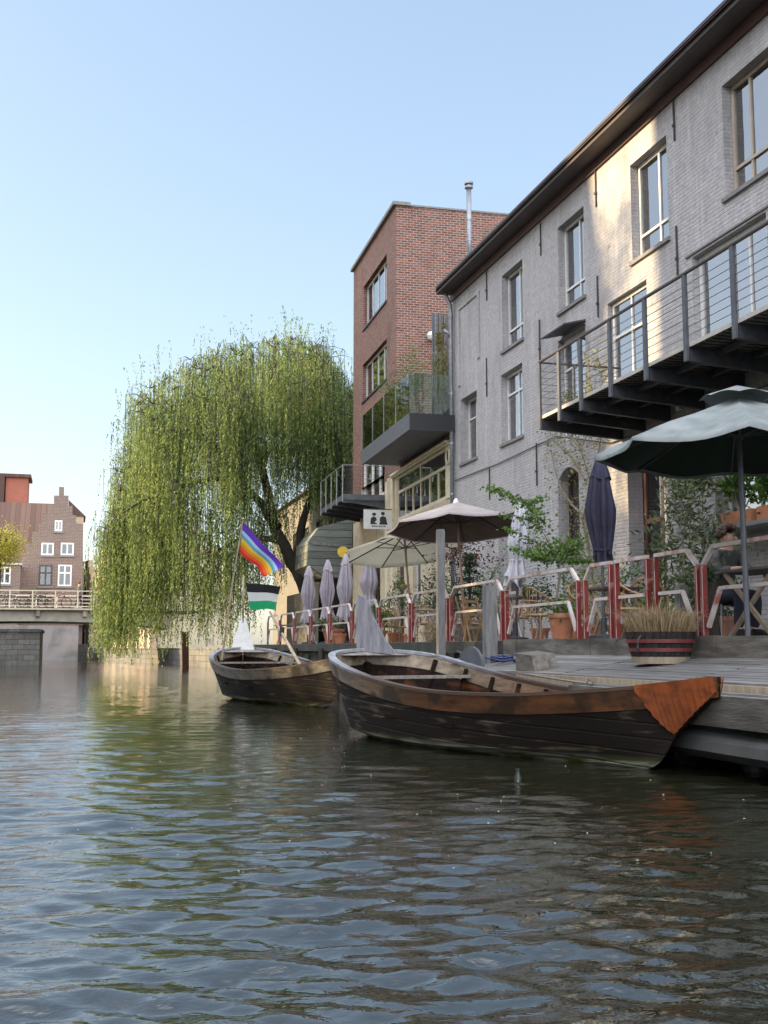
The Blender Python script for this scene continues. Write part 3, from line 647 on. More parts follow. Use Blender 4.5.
# glass balcony
OFF = 1.3
gb = TB().box(-OFF, -.022, -.15, 6.0, 6.97, 7.05).build('balcony', M['steel_grey'], bh)
gb['label'] = 'dark steel balcony with green tinted glass railing'
TB().box(-OFF - .03, -OFF - .001, -.18, 6.03, 6.95, 7.42).build('fascia', M['steel_grey'], gb)
TB().box(-OFF, -.022, -.18, -.151, 6.95, 7.42).build('end_fascia', M['black_plastic'], gb)
for i in range(4):
    a = -.12 + i * 1.52
    TB().box(-OFF - .012, -OFF, a, a + 1.49, 7.425, 8.55).build('glass_panel', M['rail_glass'], gb)
    TB().box(-OFF - .02, -OFF + .008, a + 1.492, a + 1.515, 7.425, 8.56).build('clamp', M['zinc'], gb)
TB().box(-OFF + .01, -.05, -.14, -.128, 7.425, 8.55).build('glass_panel', M['rail_glass'], gb)
# terrace screen, lamp
sc_ = TB()
for i in range(11): sc_.box(-.35 + i * .13, -.25 + i * .13, .9, .93, 7.2, 10.6)
sc_.build('terrace_screen', M['grey_board'], bh)
TB().lathe((1.2, 6.5, 11.55), [(.02, -.16), (.12, -.12), (.17, 0), (.12, .12), (.02, .16)], 14).box(1.16, 1.24, 6.5, 6.64, 11.5, 11.6).build('wall_lamp', M['white_paint'], bh)
# small wire railed balcony
O2 = 1.5; ws = (8.1, 12.35)
sb = TB().box(-O2, -.022, ws[0], ws[1], 6.10, 6.16).build('balcony', M['steel_grey'], bh)
sb['label'] = 'small steel balcony with thin wire railing'
TB().box(-O2, -.022, ws[0] - .03, ws[0] - .001, 5.98, 6.28).box(-O2 - .02, -O2 - .001, ws[0] - .03, ws[1], 6.08, 6.26).build('fascia', M['steel_grey'], sb)
for k in range(5):
    y = ws[0] + (ws[1] - ws[0]) * k / 4
    TB().box(-O2 - .05, -O2 - .021, y - .03, y + .03, 6.0, 7.26).build('post', M['zinc'], sb)
    TB().prism([(-O2, y - .03, 6.09), (-O2, y - .03, 6.02), (-.022, y - .03, 5.8), (-.022, y - .03, 6.09)], (0, .06, 0)).build('bracket', M['dark_metal'], sb)
TB().tube([(-O2 - .03, ws[0], 7.28), (-O2 - .03, ws[1], 7.28)], .022, 6).tube([(-O2, ws[0], 7.28), (-.02, ws[0], 7.28)], .015, 6).build('handrail', M['zinc'], sb)
for k in range(6):
    z = 6.36 + k * .15
    TB().tube([(-O2 - .03, ws[0], z), (-O2 - .03, ws[1], z)], .005, 4).tube([(-O2, ws[0], z), (-.02, ws[0], z)], .005, 4).build('cable', M['cable'], sb)

def tp(x, s, z):
    c, sn = math.cos(RT), math.sin(RT)
    return Vector((10.0 + c * x + sn * s, 29.45 - sn * x + c * s, z))
# hanging sign board with two printed figures (plain stand-in drawing)
p = tp(-.55, 7.0, 5.0)
hs = thing('hanging_sign', 'white hanging board with two black figure silhouettes beside the small balcony', 'sign', p, -RT)
MB().box(-.48, .48, -.02, .02, -.02, .62).build('board', M['white_paint'], hs, loc=(0, 0, 0))
f = MB()
def disc(mb, cx, cz, rx, rz, y=-.0235, n=14, th=.003): mb.prism([(cx + rx * math.cos(2 * math.pi * i / n), y, cz + rz * math.sin(2 * math.pi * i / n)) for i in range(n)], (0, th, 0))
disc(f, -.13, .47, .07, .055, y=-.0236); disc(f, .17, .50, .065, .06, y=-.0236); 
f.prism([(-.26, -.0235, .14), (-.24, -.0235, .34), (-.15, -.0235, .4), (-.06, -.0235, .36), (-.02, -.0235, .22), (-.04, -.0235, .14)], (0, .003, 0))
f.prism([(.05, -.0234, .13), (.07, -.0234, .36), (.16, -.0234, .42), (.27, -.0234, .38), (.33, -.0234, .13)], (0, .003, 0))
for x in (-.2, -.13, -.06, .02, .09, .16, .22): f.box(x, x + .03 + .02 * abs(math.sin(x * 40)), -.0238, -.0205, .045, .095)
f.build('print', M['black_plastic'], hs, loc=(0, 0, 0))
f = MB(); f.prism([(-.12, -.0242, .2), (-.02, -.0242, .3), (.09, -.0242, .22), (.0, -.0242, .16)], (0, .003, 0)); f.build('print_highlight', M['white_paint'], hs, loc=(0, 0, 0))
MB().box(-.5, .6, -.015, .015, .63, .66).build('bracket', M['dark_metal'], hs, loc=(0, 0, 0))
for o in hs.children: o.location = (0, 0, 0)

# ------------------------------------------------------------------ timber clad building and white house beyond
tb = thing('timber_clad_house', 'weathered grey green timber bay overhanging the dark quay beyond the brick house', 'house', tp(0, 14, 1.15))
m_ = MB(); A = tp(-2.0, 14.0, 3.9); 
m_.prism([tp(-1.75, 13.9, 4.25), tp(-1.1, 13.9, 3.8), tp(0, 13.9, 3.75), tp(0, 13.9, 6.1), tp(-1.3, 13.9, 5.75), tp(-1.7, 13.9, 5.2)], tp(0, 17.2, 0) - tp(0, 13.9, 0)); m_.build('bay', M['cladding'], tb)
m_ = MB(); m_.prism([tp(-1.6, 13.86, 5.05), tp(.0, 13.86, 4.95), tp(0, 13.86, 5.05), tp(-1.62, 13.86, 5.15)], (0, .03, 0)); m_.build('rail_board', M['grey_wood'], tb)
m_ = MB(); m_.prism([tp(.2, 13.95, 1.1), tp(9, 13.95, 1.1), tp(9, 13.95, 8.5), tp(.2, 13.95, 8.5)], tp(0, 19.8, 0) - tp(0, 13.95, 0)); m_.build('wall', M['dark_room'], tb)
M['house_render'] = pm('house_render', (0.19, 0.17, 0.135), (0.15, 0.135, 0.11), scale=3, rough=.9, c3=(.16, .14, .11), s3=1.2)
wh = thing('white_house', 'pale rendered house on the quay behind the willow', 'house', (11, 50, 1.05))
m_ = MB(); wall_x(m_, 10.9, .3, 49.5, 64, 1.0, 8.6, [(51, 52.2, 5, 6.9), (54, 55.2, 5, 6.9), (57, 58.2, 5, 6.9), (60, 61.2, 5, 6.9), (51, 52.2, 1.9, 3.7), (54, 55.2, 1.9, 3.7), (57, 58.2, 1.9, 3.7)])
m_.box(11.2, 18, 49.5, 49.8, 1.0, 8.6); m_.box(11.2, 18, 63.7, 64, 1.0, 8.6); m_.build('wall', M['house_render'], wh)
MB().prism([(10.7, 49.4, 8.6), (18.2, 49.4, 8.6), (14.4, 49.4, 11.4)], (0, 14.8, 0)).build('roof', M['far_roof'], wh)
for a in (51, 54, 57, 60): window(wh, 11.05, a + .01, a + 1.19, 5.01, 6.89, vs=[.5], hs=[.7], sill=M['stone'], wallx=10.9)
for a in (51, 54, 57): window(wh, 11.05, a + .01, a + 1.19, 1.91, 3.69, vs=[.5], hs=[.7], mat=M['door_brown'])
# low white garden wall
gw = MB(); gw.box(9.0, 9.25, 43.8, 49.3, 1.02, 3.3); tag(gw.build('garden_wall', M['house_render'], loc=(9, 46, 1.02)), 'low white rendered wall between the timber bay and the willow', 'wall')

# ------------------------------------------------------------------ unseen houses opposite, added and sized to shade the facades, gap for the sun patch
def shade_house(name, label, y0, y1, h, mat, rh=3.0):
    t = thing(name, label, 'house', (-23, (y0 + y1) / 2, 1.3))
    hs_ = []
    nwn = max(2, int((y1 - y0) / 2.6)); stp = (y1 - y0) / nwn
    for k in range(int(h / 3.4)):
        for j in range(nwn): c = y0 + stp * (j + .5); hs_.append((c - .55, c + .55, 2.4 + k * 3.4, 4.3 + k * 3.4))
    m_ = MB()
    # wall facing +X with shallow reveals
    ys = sorted(set([y0, y1] + [v for q in hs_ for v in q[:2]])); zs = sorted(set([1.3, h] + [v for q in hs_ for v in q[2:]]))
    m_.box(-34, -23.25, y0, y1, 1.3, h)
    for i in range(len(ys) - 1):
        for j in range(len(zs) - 1):
            yc, zc = (ys[i] + ys[i + 1]) / 2, (zs[j] + zs[j + 1]) / 2
            if any(q[0] < yc < q[1] and q[2] < zc < q[3] for q in hs_): continue
            m_.box(-23.25, -23.0, ys[i], ys[i + 1], zs[j], zs[j + 1])
    m_.build('wall', mat, t)
    MB().prism([(-22.7, y0, h), (-34.3, y0, h), (-28.5, y0, h + rh)], (0, y1 - y0, 0)).build('roof', M['far_roof'], t)
    for q in hs_:
        w_ = MB().box(-23.2, -23.12, q[0], q[1], q[2], q[2] + .09).box(-23.2, -23.12, q[0], q[1], q[3] - .09, q[3]).box(-23.2, -23.12, q[0], q[0] + .08, q[2] + .09, q[3] - .09).box(-23.2, -23.12, q[1] - .08, q[1], q[2] + .09, q[3] - .09).build('window', M['white_paint'], t)
        MB().box(-23.19, -23.17, q[0] + .08, q[1] - .08, q[2] + .09, q[3] - .09).build('pane', M['pane_dim'], w_)
    return t
shade_house('canal_house', 'tall cream canal house on the opposite quay, unseen, sized to shade the grey facade', -14, 25.0, 28.0, M['white_render'], 3.4)
shade_house('canal_house', 'tall ochre canal house on the opposite quay beside the sun gap, unseen, sized to shade the grey facade', 29.5, 41, 28.5, M['cream'], 3.4)
shade_house('canal_house', 'highest brick canal house on the opposite quay, unseen, sized to shade the brick tower', 41.1, 50.5, 34, M['cream_brick'], 3.4)

# ------------------------------------------------------------------ terrace, jetty
TZ, TX = 1.17, 6.8
t = thing('wooden_terrace', 'raised grey timber terrace running along the houses behind the railings', 'terrace', (8, 16, 1.1))
MB().box(TX - .02, 9.99, 3, 43.6, 1.125, TZ).build('floor_boards', M['deck'], t)
y = 3.0; rr = random.Random(3)
while y < 17.2:
    ln = rr.uniform(1.1, 2.4)
    MB().box(TX - .10 - rr.uniform(0, .03), TX - .022, y, min(y + ln, 17.3) - .02, .90, TZ + rr.uniform(-.02, .02)).build('edge_beam', M['old_wood'], t); y += ln
MB().box(TX - .06, TX - .022, 17.3, 43.6, .96, TZ - .005).build('edge_beam', M['wet_wood'], t)
for k in range(12): yy = 18 + k * 1.9; MB().lathe((TX - .1, yy, -.8), [(.09, 0), (.09, 1.75 + .1 * math.sin(k * 3))], 8).build('pile', M['wet_wood'], t)

def zdeck(x): return .755 + (x - 5.5) * (.955 - .755) / 1.2
j = thing('jetty', 'low weathered plank landing stage beside the moored boat', 'jetty', (6.1, 10, .7))
x = 5.5; k = 0
bands = [(3.2, 9.6), (9.62, 12.4), (12.42, 15.2), (15.22, 18.2)]
for (ya, yb) in bands:
    m_ = MB(); x = 5.5 + rr.uniform(-.03, .02)
    while x < 6.66:
        w = rr.uniform(.15, .19); dz = rr.uniform(-.006, .006); e0 = rr.uniform(-.03, .03)
        x2 = min(x + w, 6.685)
        m_.prism([(x, ya + e0, zdeck(x) + dz), (x2 - .01, ya + e0, zdeck(x2) + dz), (x2 - .01, ya + e0, zdeck(x2) - .035 + dz), (x, ya + e0, zdeck(x) - .035 + dz)], (0, yb - ya - .02 + rr.uniform(-.02, .01) - e0, 0)); x = x2
    m_.build('plank_section', M['deck'], j)
m_ = MB()
for i, x in enumerate((5.16, 5.33)): m_.box(x, x + .155, 2.5, 11.4 + .3 * i, .615 + .02 * i, .655 + .02 * i)
m_.build('lower_step', M['deck'], j)
MB().box(5.10, 5.16, 2.5, 11.3, .41, .66).build('side_beam', M['old_wood'], j)
MB().box(5.42, 5.49, 2.5, 13.6, .60, .735).build('side_beam', M['pale_wood'], j)
MB().box(5.43, 5.49, 13.62, 18.1, .55, .735).build('side_beam', M['old_wood'], j)
for yy in (3.5, 6, 8.8, 12, 15, 17.8): MB().lathe((5.7, yy, -1), [(.11, 0), (.11, 1.68)], 10).lathe((6.6, yy, -1), [(.11, 0), (.11, 1.85)], 10).build('pile', M['wet_wood'], j)
# floating pontoon hull under the step
m_ = MB(); n = 14
sec = [(5.10 + .40 * (1 - math.cos(math.pi * i / n)), .20 + .20 * math.sin(math.pi * i / n) ** .6) for i in range(n + 1)]
m_.prism([(x, 2.6, z) for x, z in sec] + [(5.80, 2.6, .12), (5.25, 2.6, .12)], (0, 8.2, 0))
tag(m_.build('pontoon', pm('pontoon_plastic', (0.10, 0.10, 0.10), (0.05, 0.05, 0.048), scale=2, rough=.45), loc=(5.5, 6, 0)), 'dull grey rounded float lying under the jetty step', 'float')

# ------------------------------------------------------------------ railings: one frame per bay
def P(y, z, x=TX): return (x, y, z)
def rail(yl, yr, cl, cr, label, ext=False, mid=True, zt=2.165, far=False):
    """yl far (left) end, yr near (right) end; cl/cr chamfered corner on that side"""
    t = thing('railing_section', label, 'railing', (TX, (yl + yr) / 2, TZ), 0, 'red and white terrace railings')
    c = .20; w = .052; zb = .88 if ext else TZ
    m_ = MB(); m_.beam(P(yl - (c * 1.1 if cl else 0), zt), P(yr + (c * 1.1 if cr else 0), zt), w, .045)
    if cl: m_.beam(P(yl, zt - c * .95), P(yl - c * 1.1, zt), w, .04)
    if cr: m_.beam(P(yr, zt - c * .95), P(yr + c * 1.1, zt), w, .045)
    m_.build('top_rail', M['pink_steel'], t)
    for (yy, ch, s) in ((yl, cl, -1), (yr, cr, 1)):
        zz = zt - (c * .95 if ch else .024)
        p_ = MB().box(TX - .03, TX + .03, yy - .028, yy + .028, (zb if s == 1 else TZ), zz).build('post', M['red_steel'], t)
        MB().box(TX - .034, TX - .0305, yy - .029, yy - .021, (zb if s == 1 else TZ), zz - .01).build('worn_edge', M['pink_steel'], p_)
    if mid:
        zm = 1.70; m_ = MB(); a = yl - .08; b_ = yr + .08
        if cl: m_.beam(P(a, 1.28), P(a - .26, zm), .045, .04)
        if cr: m_.beam(P(b_, 1.28), P(b_ + .26, zm), .045, .04)
        m_.beam(P(a - (.26 if cl else 0), zm), P(b_ + (.26 if cr else 0), zm), .045, .04)
        m_.build('mid_rail', M['pink_steel'], t)
    return t
rail(11.38, 9.0, True, True, 'red and white railing bay in front of the seated person')
rail(8.9, 6.4, True, True, 'railing bay at the right picture edge')
rail(12.46, 11.5, False, True, 'narrow railing bay with red posts in front of the oleander')
rail(13.5, 12.66, False, False, 'square cornered red gate bay above the half barrel planter')
rail(14.45, 13.66, True, False, 'short red railing bay below the navy folded parasol')
rail(17.42, 14.68, True, True, 'railing bay in front of the big terracotta pot', ext=True)
rail(20.25, 17.62, True, True, 'railing bay beside the short grey post and the folding chairs')
rail(22.75, 20.45, True, True, 'railing bay under the taupe parasol')
rail(25.4, 22.95, True, True, 'railing bay before the terracotta pot of green shrub')
fl = ['railing bay left of the grey stern board', 'railing bay before the second folded lilac parasol', 'railing bay before the leftmost folded lilac parasol', 'railing bay right beside the far end of the terrace', 'railing bay behind the stern of the flag boat', 'leftmost railing bay, near the white garden wall']
for i, yy in enumerate((28.0, 30.6, 33.2, 35.8, 38.4, 41.0)): rail(yy, yy - 2.4, True, True, fl[i])

# ------------------------------------------------------------------ posts
def post(x, y, z0, z1, w, mat, label, lean=0):
    m_ = MB(); m_.beam((x, y, z0), (x + lean, y, z1), w, w); m_.obox((x + lean, y, z1 + .01), (w * .9, w * .9, .03))
    return tag(m_.build('mooring_post', mat, loc=(x, y, z0)), label, 'post')
p = at(441, 640, 19.8); post(p.x, p.y, -.6, 3.08, .125, M['grey_wood'], 'tall grey timber post standing under the taupe parasol')
p = at(490, 640, 17.0); post(p.x, p.y, -.6, 1.95, .17, M['grey_wood'], 'short thick grey post at the railing left of the terracotta pot')
p = at(683, 640, 13.5); post(p.x, p.y, 1.17, 1.76, .12, M['grey_wood'], 'short grey post behind the barrel planter')
m_ = MB().obox((6.86, p.y - .1, 1.215), (.16, .55, .085)); tag(m_.build('timber_block', M['old_wood'], loc=(p.x, p.y, 1.1)), 'flat timber block at the foot of the short grey post', 'timber')
# red stub post under the terrace edge
m_ = MB().box(6.66, 6.73, 11.60, 11.66, .9, 1.2).box(6.66, 6.73, 11.72, 11.78, .9, 1.2); tag(m_.build('edge_bracket', M['red_steel'], loc=(6.7, 11.7, .9)), 'pair of red steel plates bolted to the terrace edge right of the barrel planter', 'bracket')
# timber block at the jetty edge
p = onX(541, 681, 5.72); m_ = MB(); m_.prism([(5.52, p.y + .33, .745), (5.52, p.y - .30, .745), (5.5, p.y - .22, .955), (5.5, p.y + .31, .985)], (.30, -.04, .03))
tag(m_.build('timber_block', M['old_wood'], loc=(5.6, p.y, .75)), 'chunky weathered timber block lying on the jetty edge by the boat', 'timber')
# stub sticking out of the water
p = onZ(518, 781, 0); m_ = MB().lathe((p.x, p.y, -.3), [(.028, 0), (.028, .33), (.016, .36), (.016, .39), (.02, .395)], 12)
tag(m_.build('floating_bottle', pm('green_glass', (0.03, 0.04, 0.03), rough=.4), smooth=True, loc=(p.x, p.y, 0)), 'small bottle neck bobbing in the water below the moored boat', 'bottle')
# post with dark base in the water below the willow
p = onZ(186, 668, 0); m_ = MB(); m_.beam((p.x, p.y, -1), (p.x - .1, p.y, 1.9), .35, .35)
p2 = tag(m_.build('mooring_post', pm('rusty_post', (0.10, 0.035, 0.025), (0.05, 0.025, 0.02), rough=.9), loc=(p.x, p.y, 0)), 'rusty brown post rising from the water under the willow', 'post')

# ------------------------------------------------------------------ parasols
def parasol_open(label, c, R, zr, za, ncor, mat, pole_mat, base, tilt=(0, 0), phase=0, sag=.06, vent=False, pole_w=.025, rib='dark_metal', val=0.0, under=None):
    """c = centre xy, zr rim height, za apex height, base = pole foot"""
    t = thing('parasol', label, 'parasol', base)
    A = Vector((c[0], c[1], za)); Tm = Matrix.Translation(A) @ Matrix.Rotation(tilt[0], 4, 'X') @ Matrix.Rotation(tilt[1], 4, 'Y') @ Matrix.Translation(-A)
    nr, na = 9, ncor * 8; V = []; Fc = []
    rg = random.Random(int(c[1] * 100))
    jit = [rg.uniform(-1, 1) for _ in range(ncor + 1)]; jit[-1] = jit[0]
    for i in range(nr + 1):
        f = i / nr
        for k in range(na):
            seg = k / 8; b0 = math.floor(seg); fr = seg - b0
            a0 = phase + 2 * math.pi * b0 / ncor; a1 = a0 + 2 * math.pi / ncor
            sagk = math.sin(math.pi * fr)
            P0 = Vector((math.cos(a0), math.sin(a0))); P1 = Vector((math.cos(a1), math.sin(a1)))
            q = P0.lerp(P1, fr) * R * f * (1 - .03 * sagk * f)
            z = za - (za - zr) * f - sag * sagk * f * (1 - .3 * f) + val * f ** 3 * (0)
            if i == nr: z -= 0.0
            V.append(Tm @ Vector((c[0] + q.x, c[1] + q.y, z + .012 * math.sin(11 * f + k) * f * (1 if val else .3))))
    n0 = len(V)
    if True:   # valance
        for k in range(na):
            p = V[nr * na + k]; V.append(Vector((p.x, p.y, p.z - .035 - (val * (.5 + .5 * math.sin(k * .9 + jit[int(k / 8)] * 3)) if val else 0))))
    for i in range(nr + 1):
        for k in range(na):
            k2 = (k + 1) % na; Fc.append((i * na + k, i * na + k2, (i + 1) * na + k2, (i + 1) * na + k))
    m_ = MB(); m_.add(V, Fc); cn = m_.build('canopy', mat, t, smooth=True)
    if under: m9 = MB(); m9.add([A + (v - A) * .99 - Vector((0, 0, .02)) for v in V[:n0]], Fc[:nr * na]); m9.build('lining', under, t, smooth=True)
    if vent:
        m2 = MB(); V2 = [Tm @ Vector((c[0], c[1], za + .13))]; F2 = []
        for k in range(na):
            fr = (k / 8) % 1; a = phase + 2 * math.pi * k / na
            rr_ = R * .26 * (math.cos(math.pi / ncor) / math.cos((fr - .5) * 2 * math.pi / ncor)); V2.append(Tm @ Vector((c[0] + rr_ * math.cos(a), c[1] + rr_ * math.sin(a), za - .02 + .03 * math.sin(math.pi * fr))))
        for k in range(na): F2.append((0, 1 + k, 1 + (k + 1) % na))
        m2.add(V2, F2); m2.build('vent_cap', mat, cn, smooth=True)
    else:
        MB().lathe(A + Vector((0, 0, -.02)), [(.06, 0), (.05, .04), (.015, .09)], 10).build('finial', M['white_paint'], cn)
    hub = Tm @ Vector((c[0], c[1], za - .42))
    for b0 in range(ncor):
        a0 = phase + 2 * math.pi * b0 / ncor
        r_ = MB(); p0 = Tm @ Vector((c[0] + .03 * math.cos(a0), c[1] + .03 * math.sin(a0), za - .05)); p1 = Tm @ Vector((c[0] + R * .985 * math.cos(a0), c[1] + R * .985 * math.sin(a0), zr - .015))
        r_.beam(p0, p1, .018, .025); pm_ = p0.lerp(p1, .5); r_.beam(hub, pm_, .014, .018)
        r_.build('rib', M[rib], t)
    m_ = MB(); B = Vector(base); m_.tube([B, B.lerp(A, .5), A - Vector((0, 0, .02))], pole_w, 10); m_.lathe(hub - Vector((0, 0, .04)), [(pole_w + .012, 0), (pole_w + .02, .05), (pole_w + .008, .1)], 10)
    m_.build('pole', pole_mat, t, smooth=False)
    return t
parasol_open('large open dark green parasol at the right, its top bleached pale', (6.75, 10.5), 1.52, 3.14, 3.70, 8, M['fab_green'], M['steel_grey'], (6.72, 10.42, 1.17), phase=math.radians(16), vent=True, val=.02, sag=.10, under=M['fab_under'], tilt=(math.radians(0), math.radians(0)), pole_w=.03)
p = at(456, 502, 21.6); q = at(466, 640, 21.3)
parasol_open('open taupe parasol with brown underside over the middle of the terrace', (p.x, p.y), 1.36, p.z - .50, p.z, 8, M['fab_brown'], M['post_wood'], (q.x, q.y, TZ), tilt=(math.radians(-6.5), math.radians(0)), phase=math.radians(20), sag=.03, rib='gutter', under=fabricmat('canopy_brown_under', (0.25, 0.19, 0.17), (0.20, 0.155, 0.14), 0.0))
p = at(404, 531, 27.0); q = at(413, 640, 26.8)
parasol_open('open beige parasol half hidden behind the taupe one', (p.x, p.y), 1.5, p.z - .48, p.z, 8, M['fab_beige'], M['post_wood'], (q.x, q.y, TZ), tilt=(math.radians(-11), math.radians(-3)), phase=math.radians(8), sag=.03, rib='gutter')

def parasol_closed(label, top, z0, z1, rad, mat, pole_mat, seed, lean=(0, 0), group=None, skirt=.0, narrow=.55):
    t = thing('folded_parasol', label, 'parasol', (top[0], top[1], TZ), 0, group)
    rg = random.Random(seed); nfold = 9; na = 54; V = []; Fc = []; N = 22
    ph = [rg.uniform(0, 6) for _ in range(4)]
    for i in range(N + 1):
        f = i / N; z = z1 + (z0 - z1) * f
        r = rad * (.22 + .78 * min(1, f / .5) ** .75)
        if f > .5: r = rad * (1 - .42 * min(1, (f - .5) / (narrow + .28 - .5)) ** 1.5)
        if f < .03: r = rad * .08
        if f > narrow + .28: r = rad * (.58 + skirt * (f - narrow - .28) / .2)
        for k in range(na):
            a = 2 * math.pi * k / na; fo = .5 + .5 * math.cos(nfold * a + 1.5 * math.sin(2 * a + ph[0]) + .8 * math.sin(5 * f + ph[1]))
            rr_ = r * (1 - .55 * (fo ** 1.5) * min(1, f * 3)) * (1 + .10 * math.sin(a + ph[2] + 3 * f))
            zz = z - (.06 * math.sin(3 * a + ph[3]) + .05 * math.sin(7 * a)) * (1 if f > .93 else f * .3)
            V.append((top[0] + lean[0] * f + rr_ * math.cos(a), top[1] + lean[1] * f + rr_ * math.sin(a), zz))
    for i in range(N):
        for k in range(na): k2 = (k + 1) % na; Fc.append((i * na + k, i * na + k2, (i + 1) * na + k2, (i + 1) * na + k))
    m_ = MB(); m_.add(V, Fc); m_.build('canopy', mat, t, smooth=True)
    # top cap flap
    m_ = MB(); V = []; Fc = []; na = 32
    for i, (r, dz) in enumerate([(.012, .05), (.05, .02), (rad * .50, -.20), (rad * .62, -.30)]):
        for k in range(na):
            a = 2 * math.pi * k / na; V.append((top[0] + r * (1 + .15 * math.cos(6 * a + seed) * (i > 1)) * math.cos(a), top[1] + r * (1 + .15 * math.cos(6 * a + seed) * (i > 1)) * math.sin(a), z1 + dz - (.03 * math.sin(3 * a + seed) if i > 2 else 0)))
    for i in range(3):
        for k in range(na): k2 = (k + 1) % na; Fc.append((i * na + k, i * na + k2, (i + 1) * na + k2, (i + 1) * na + k))
    m_.add(V, Fc); m_.build('top_flap', mat, t, smooth=True)
    m_ = MB().tube([(top[0] + lean[0], top[1] + lean[1], TZ), (top[0], top[1], z1 + .07)], .024, 8); m_.build('pole', pole_mat, t)
    MB().lathe((top[0] + lean[0], top[1] + lean[1], TZ), [(.22, 0), (.22, .05), (.05, .08), (.04, .3)], 14).build('base', M['dark_metal'], t)
    m_ = MB(); fz = narrow + .28; zt = z1 + (z0 - z1) * fz; rr_ = rad * .60
    m_.tube([(top[0] + lean[0] * fz + rr_ * math.cos(a * .5236) * .9, top[1] + lean[1] * fz + rr_ * math.sin(a * .5236) * .9, zt) for a in range(13)], .012, 5, cap=False); m_.build('tie', mat, t)
    return t
g4 = 'folded lilac grey parasols'
p = at(600, 458, 16.2); parasol_closed('tall folded navy parasol before the wall beside the brown door', (p.x, p.y), 2.28, p.z, .225, M['fab_navy'], M['steel_grey'], 1, skirt=.1, narrow=.62)
p = at(521, 503, 19.3); parasol_closed('folded white parasol leaning beside the small wall window', (p.x, p.y), 2.15, p.z, .21, M['fab_white'], M['dark_metal'], 2, lean=(-.16, -.06), skirt=.28, narrow=.45)
for (px, py, D, z0, sd_, lb) in [(369, 556, 30.0, 2.1, 3, 'rightmost of the four folded lilac grey parasols'), (346, 555, 32.8, 1.85, 4, 'second folded lilac grey parasol from the right, bulkiest of the four'), (328, 561, 34.6, 1.85, 5, 'second folded lilac grey parasol from the left'), (309, 567, 37.0, 1.9, 6, 'leftmost folded lilac grey parasol, nearest the flags')]:
    p = at(px, py, D); parasol_closed(lb, (p.x, p.y), z0, p.z, .245, M['fab_lilac'], M['dark_metal'], sd_, group=g4, skirt=.35, narrow=.45, lean=(.03 * math.sin(sd_), 0))

# ------------------------------------------------------------------ furniture
def armchair(label, loc, rz):
    t = thing('rattan_armchair', label, 'chair', loc, rz, 'rattan armchairs on the terrace')
    for sx in (-.22, .22):
        for sy in (-.2, .2): MB().tube([(sx, sy, 0), (sx * .95, sy * .95, .42)], .014, 6).build('leg', M['rattan'], t, loc=(0, 0, 0))
    MB().lathe((0, 0, .40), [(.24, 0), (.26, .02), (.24, .045), (.02, .05)], 16, sx=1, sy=.95).build('seat', M['rattan'], t, loc=(0, 0, 0))
    n = 14; m_ = MB(); pts = []
    for i in range(n + 1):
        a = math.pi * i / n; pts.append((.30 * math.cos(a), -.18 + .42 * math.sin(a), .62 + .26 * math.sin(a) ** 2))
    m_.tube([(.28, -.2, .42)] + pts + [(-.28, -.2, .42)], .016, 6); m_.build('arm_hoop', M['rattan'], t, loc=(0, 0, 0))
    m_ = MB()
    for i in range(3, n - 2):
        a = math.pi * i / n; m_.tube([(.23 * math.cos(a), .22 * math.sin(a), .43), pts[i]], .008, 5)
    m_.tube([(.25 * math.cos(math.pi * i / n), -.05 + .33 * math.sin(math.pi * i / n), .60 + .06 * math.sin(math.pi * i / n)) for i in range(1, n)], .009, 5)
    m_.build('backrest', M['rattan'], t, loc=(0, 0, 0))
    for o in t.children: o.location = (0, 0, 0)
    return t
ch = None
for (px, D, X, rz, lb) in [(541, 0, 7.55, 1.9, 'rattan armchair behind the big terracotta pot'), (516, 0, 7.7, -1.2, 'rattan armchair left of the small square table'), (630, 0, 7.6, 1.2, 'rattan armchair behind the square gate bay'), (585, 0, 7.7, .4, 'rattan armchair below the navy folded parasol'), (648, 0, 8.0, 2.6, 'rattan armchair in front of the brown door frame'), (430, 0, 7.9, .6, 'rattan armchair behind the tall grey post'), (400, 0, 8.3, 2.2, 'rattan armchair below the round hanging plant'), (388, 0, 7.6, -.8, 'rattan armchair between the green shrub pot and the beige parasol pole'), (500, 0, 8.4, 2.9, 'rattan armchair under the small wall window'), (612, 0, 8.6, -2.4, 'rattan armchair at the sunlit wall pier')]:
    q = onX(px, 640, X)
    if ch is None: ch = armchair(lb, (X, q.y, TZ), rz)
    else: dup(ch, (X, q.y, TZ), rz, lb)
def table(label, x, y, w, l, top, leg, rz=0, h=.74, group='small terrace tables'):
    t = thing('table', label, 'table', (x, y, TZ), rz, group)
    MB().box(-w / 2, w / 2, -l / 2, l / 2, h - .03, h).build('table_top', top, t, loc=(0, 0, 0))
    for s in (-1, 1):
        MB().beam((s * w * .38, -l * .42, 0), (s * w * .38, l * .42, h - .032), .03, .03).build('leg', leg, t, loc=(0, 0, 0))
        MB().beam((s * w * .38 + .032, l * .42, 0), (s * w * .38 + .032, -l * .42, h - .032), .03, .03).build('leg', leg, t, loc=(0, 0, 0))
    for o in t.children: o.location = (0, 0, 0)
    return t
q = onX(528, 640, 7.45); table('square bistro table with a green jar on it, left of the big terracotta pot', 7.45, q.y, .55, .6, M['dark_metal'], M['pink_steel']); jy = q.y
tag(MB().lathe((7.42, jy - .05, TZ + .742), [(.05, 0), (.085, .05), (.09, .14), (.06, .2), (.05, .2), (.05, .17)], 14).build('jar', pm('green_jar', (0.10, 0.11, 0.035), (0.06, 0.07, 0.02), rough=.3), smooth=True, loc=(7.42, jy, TZ + .742)), 'olive green jar standing on the bistro table', 'jar')
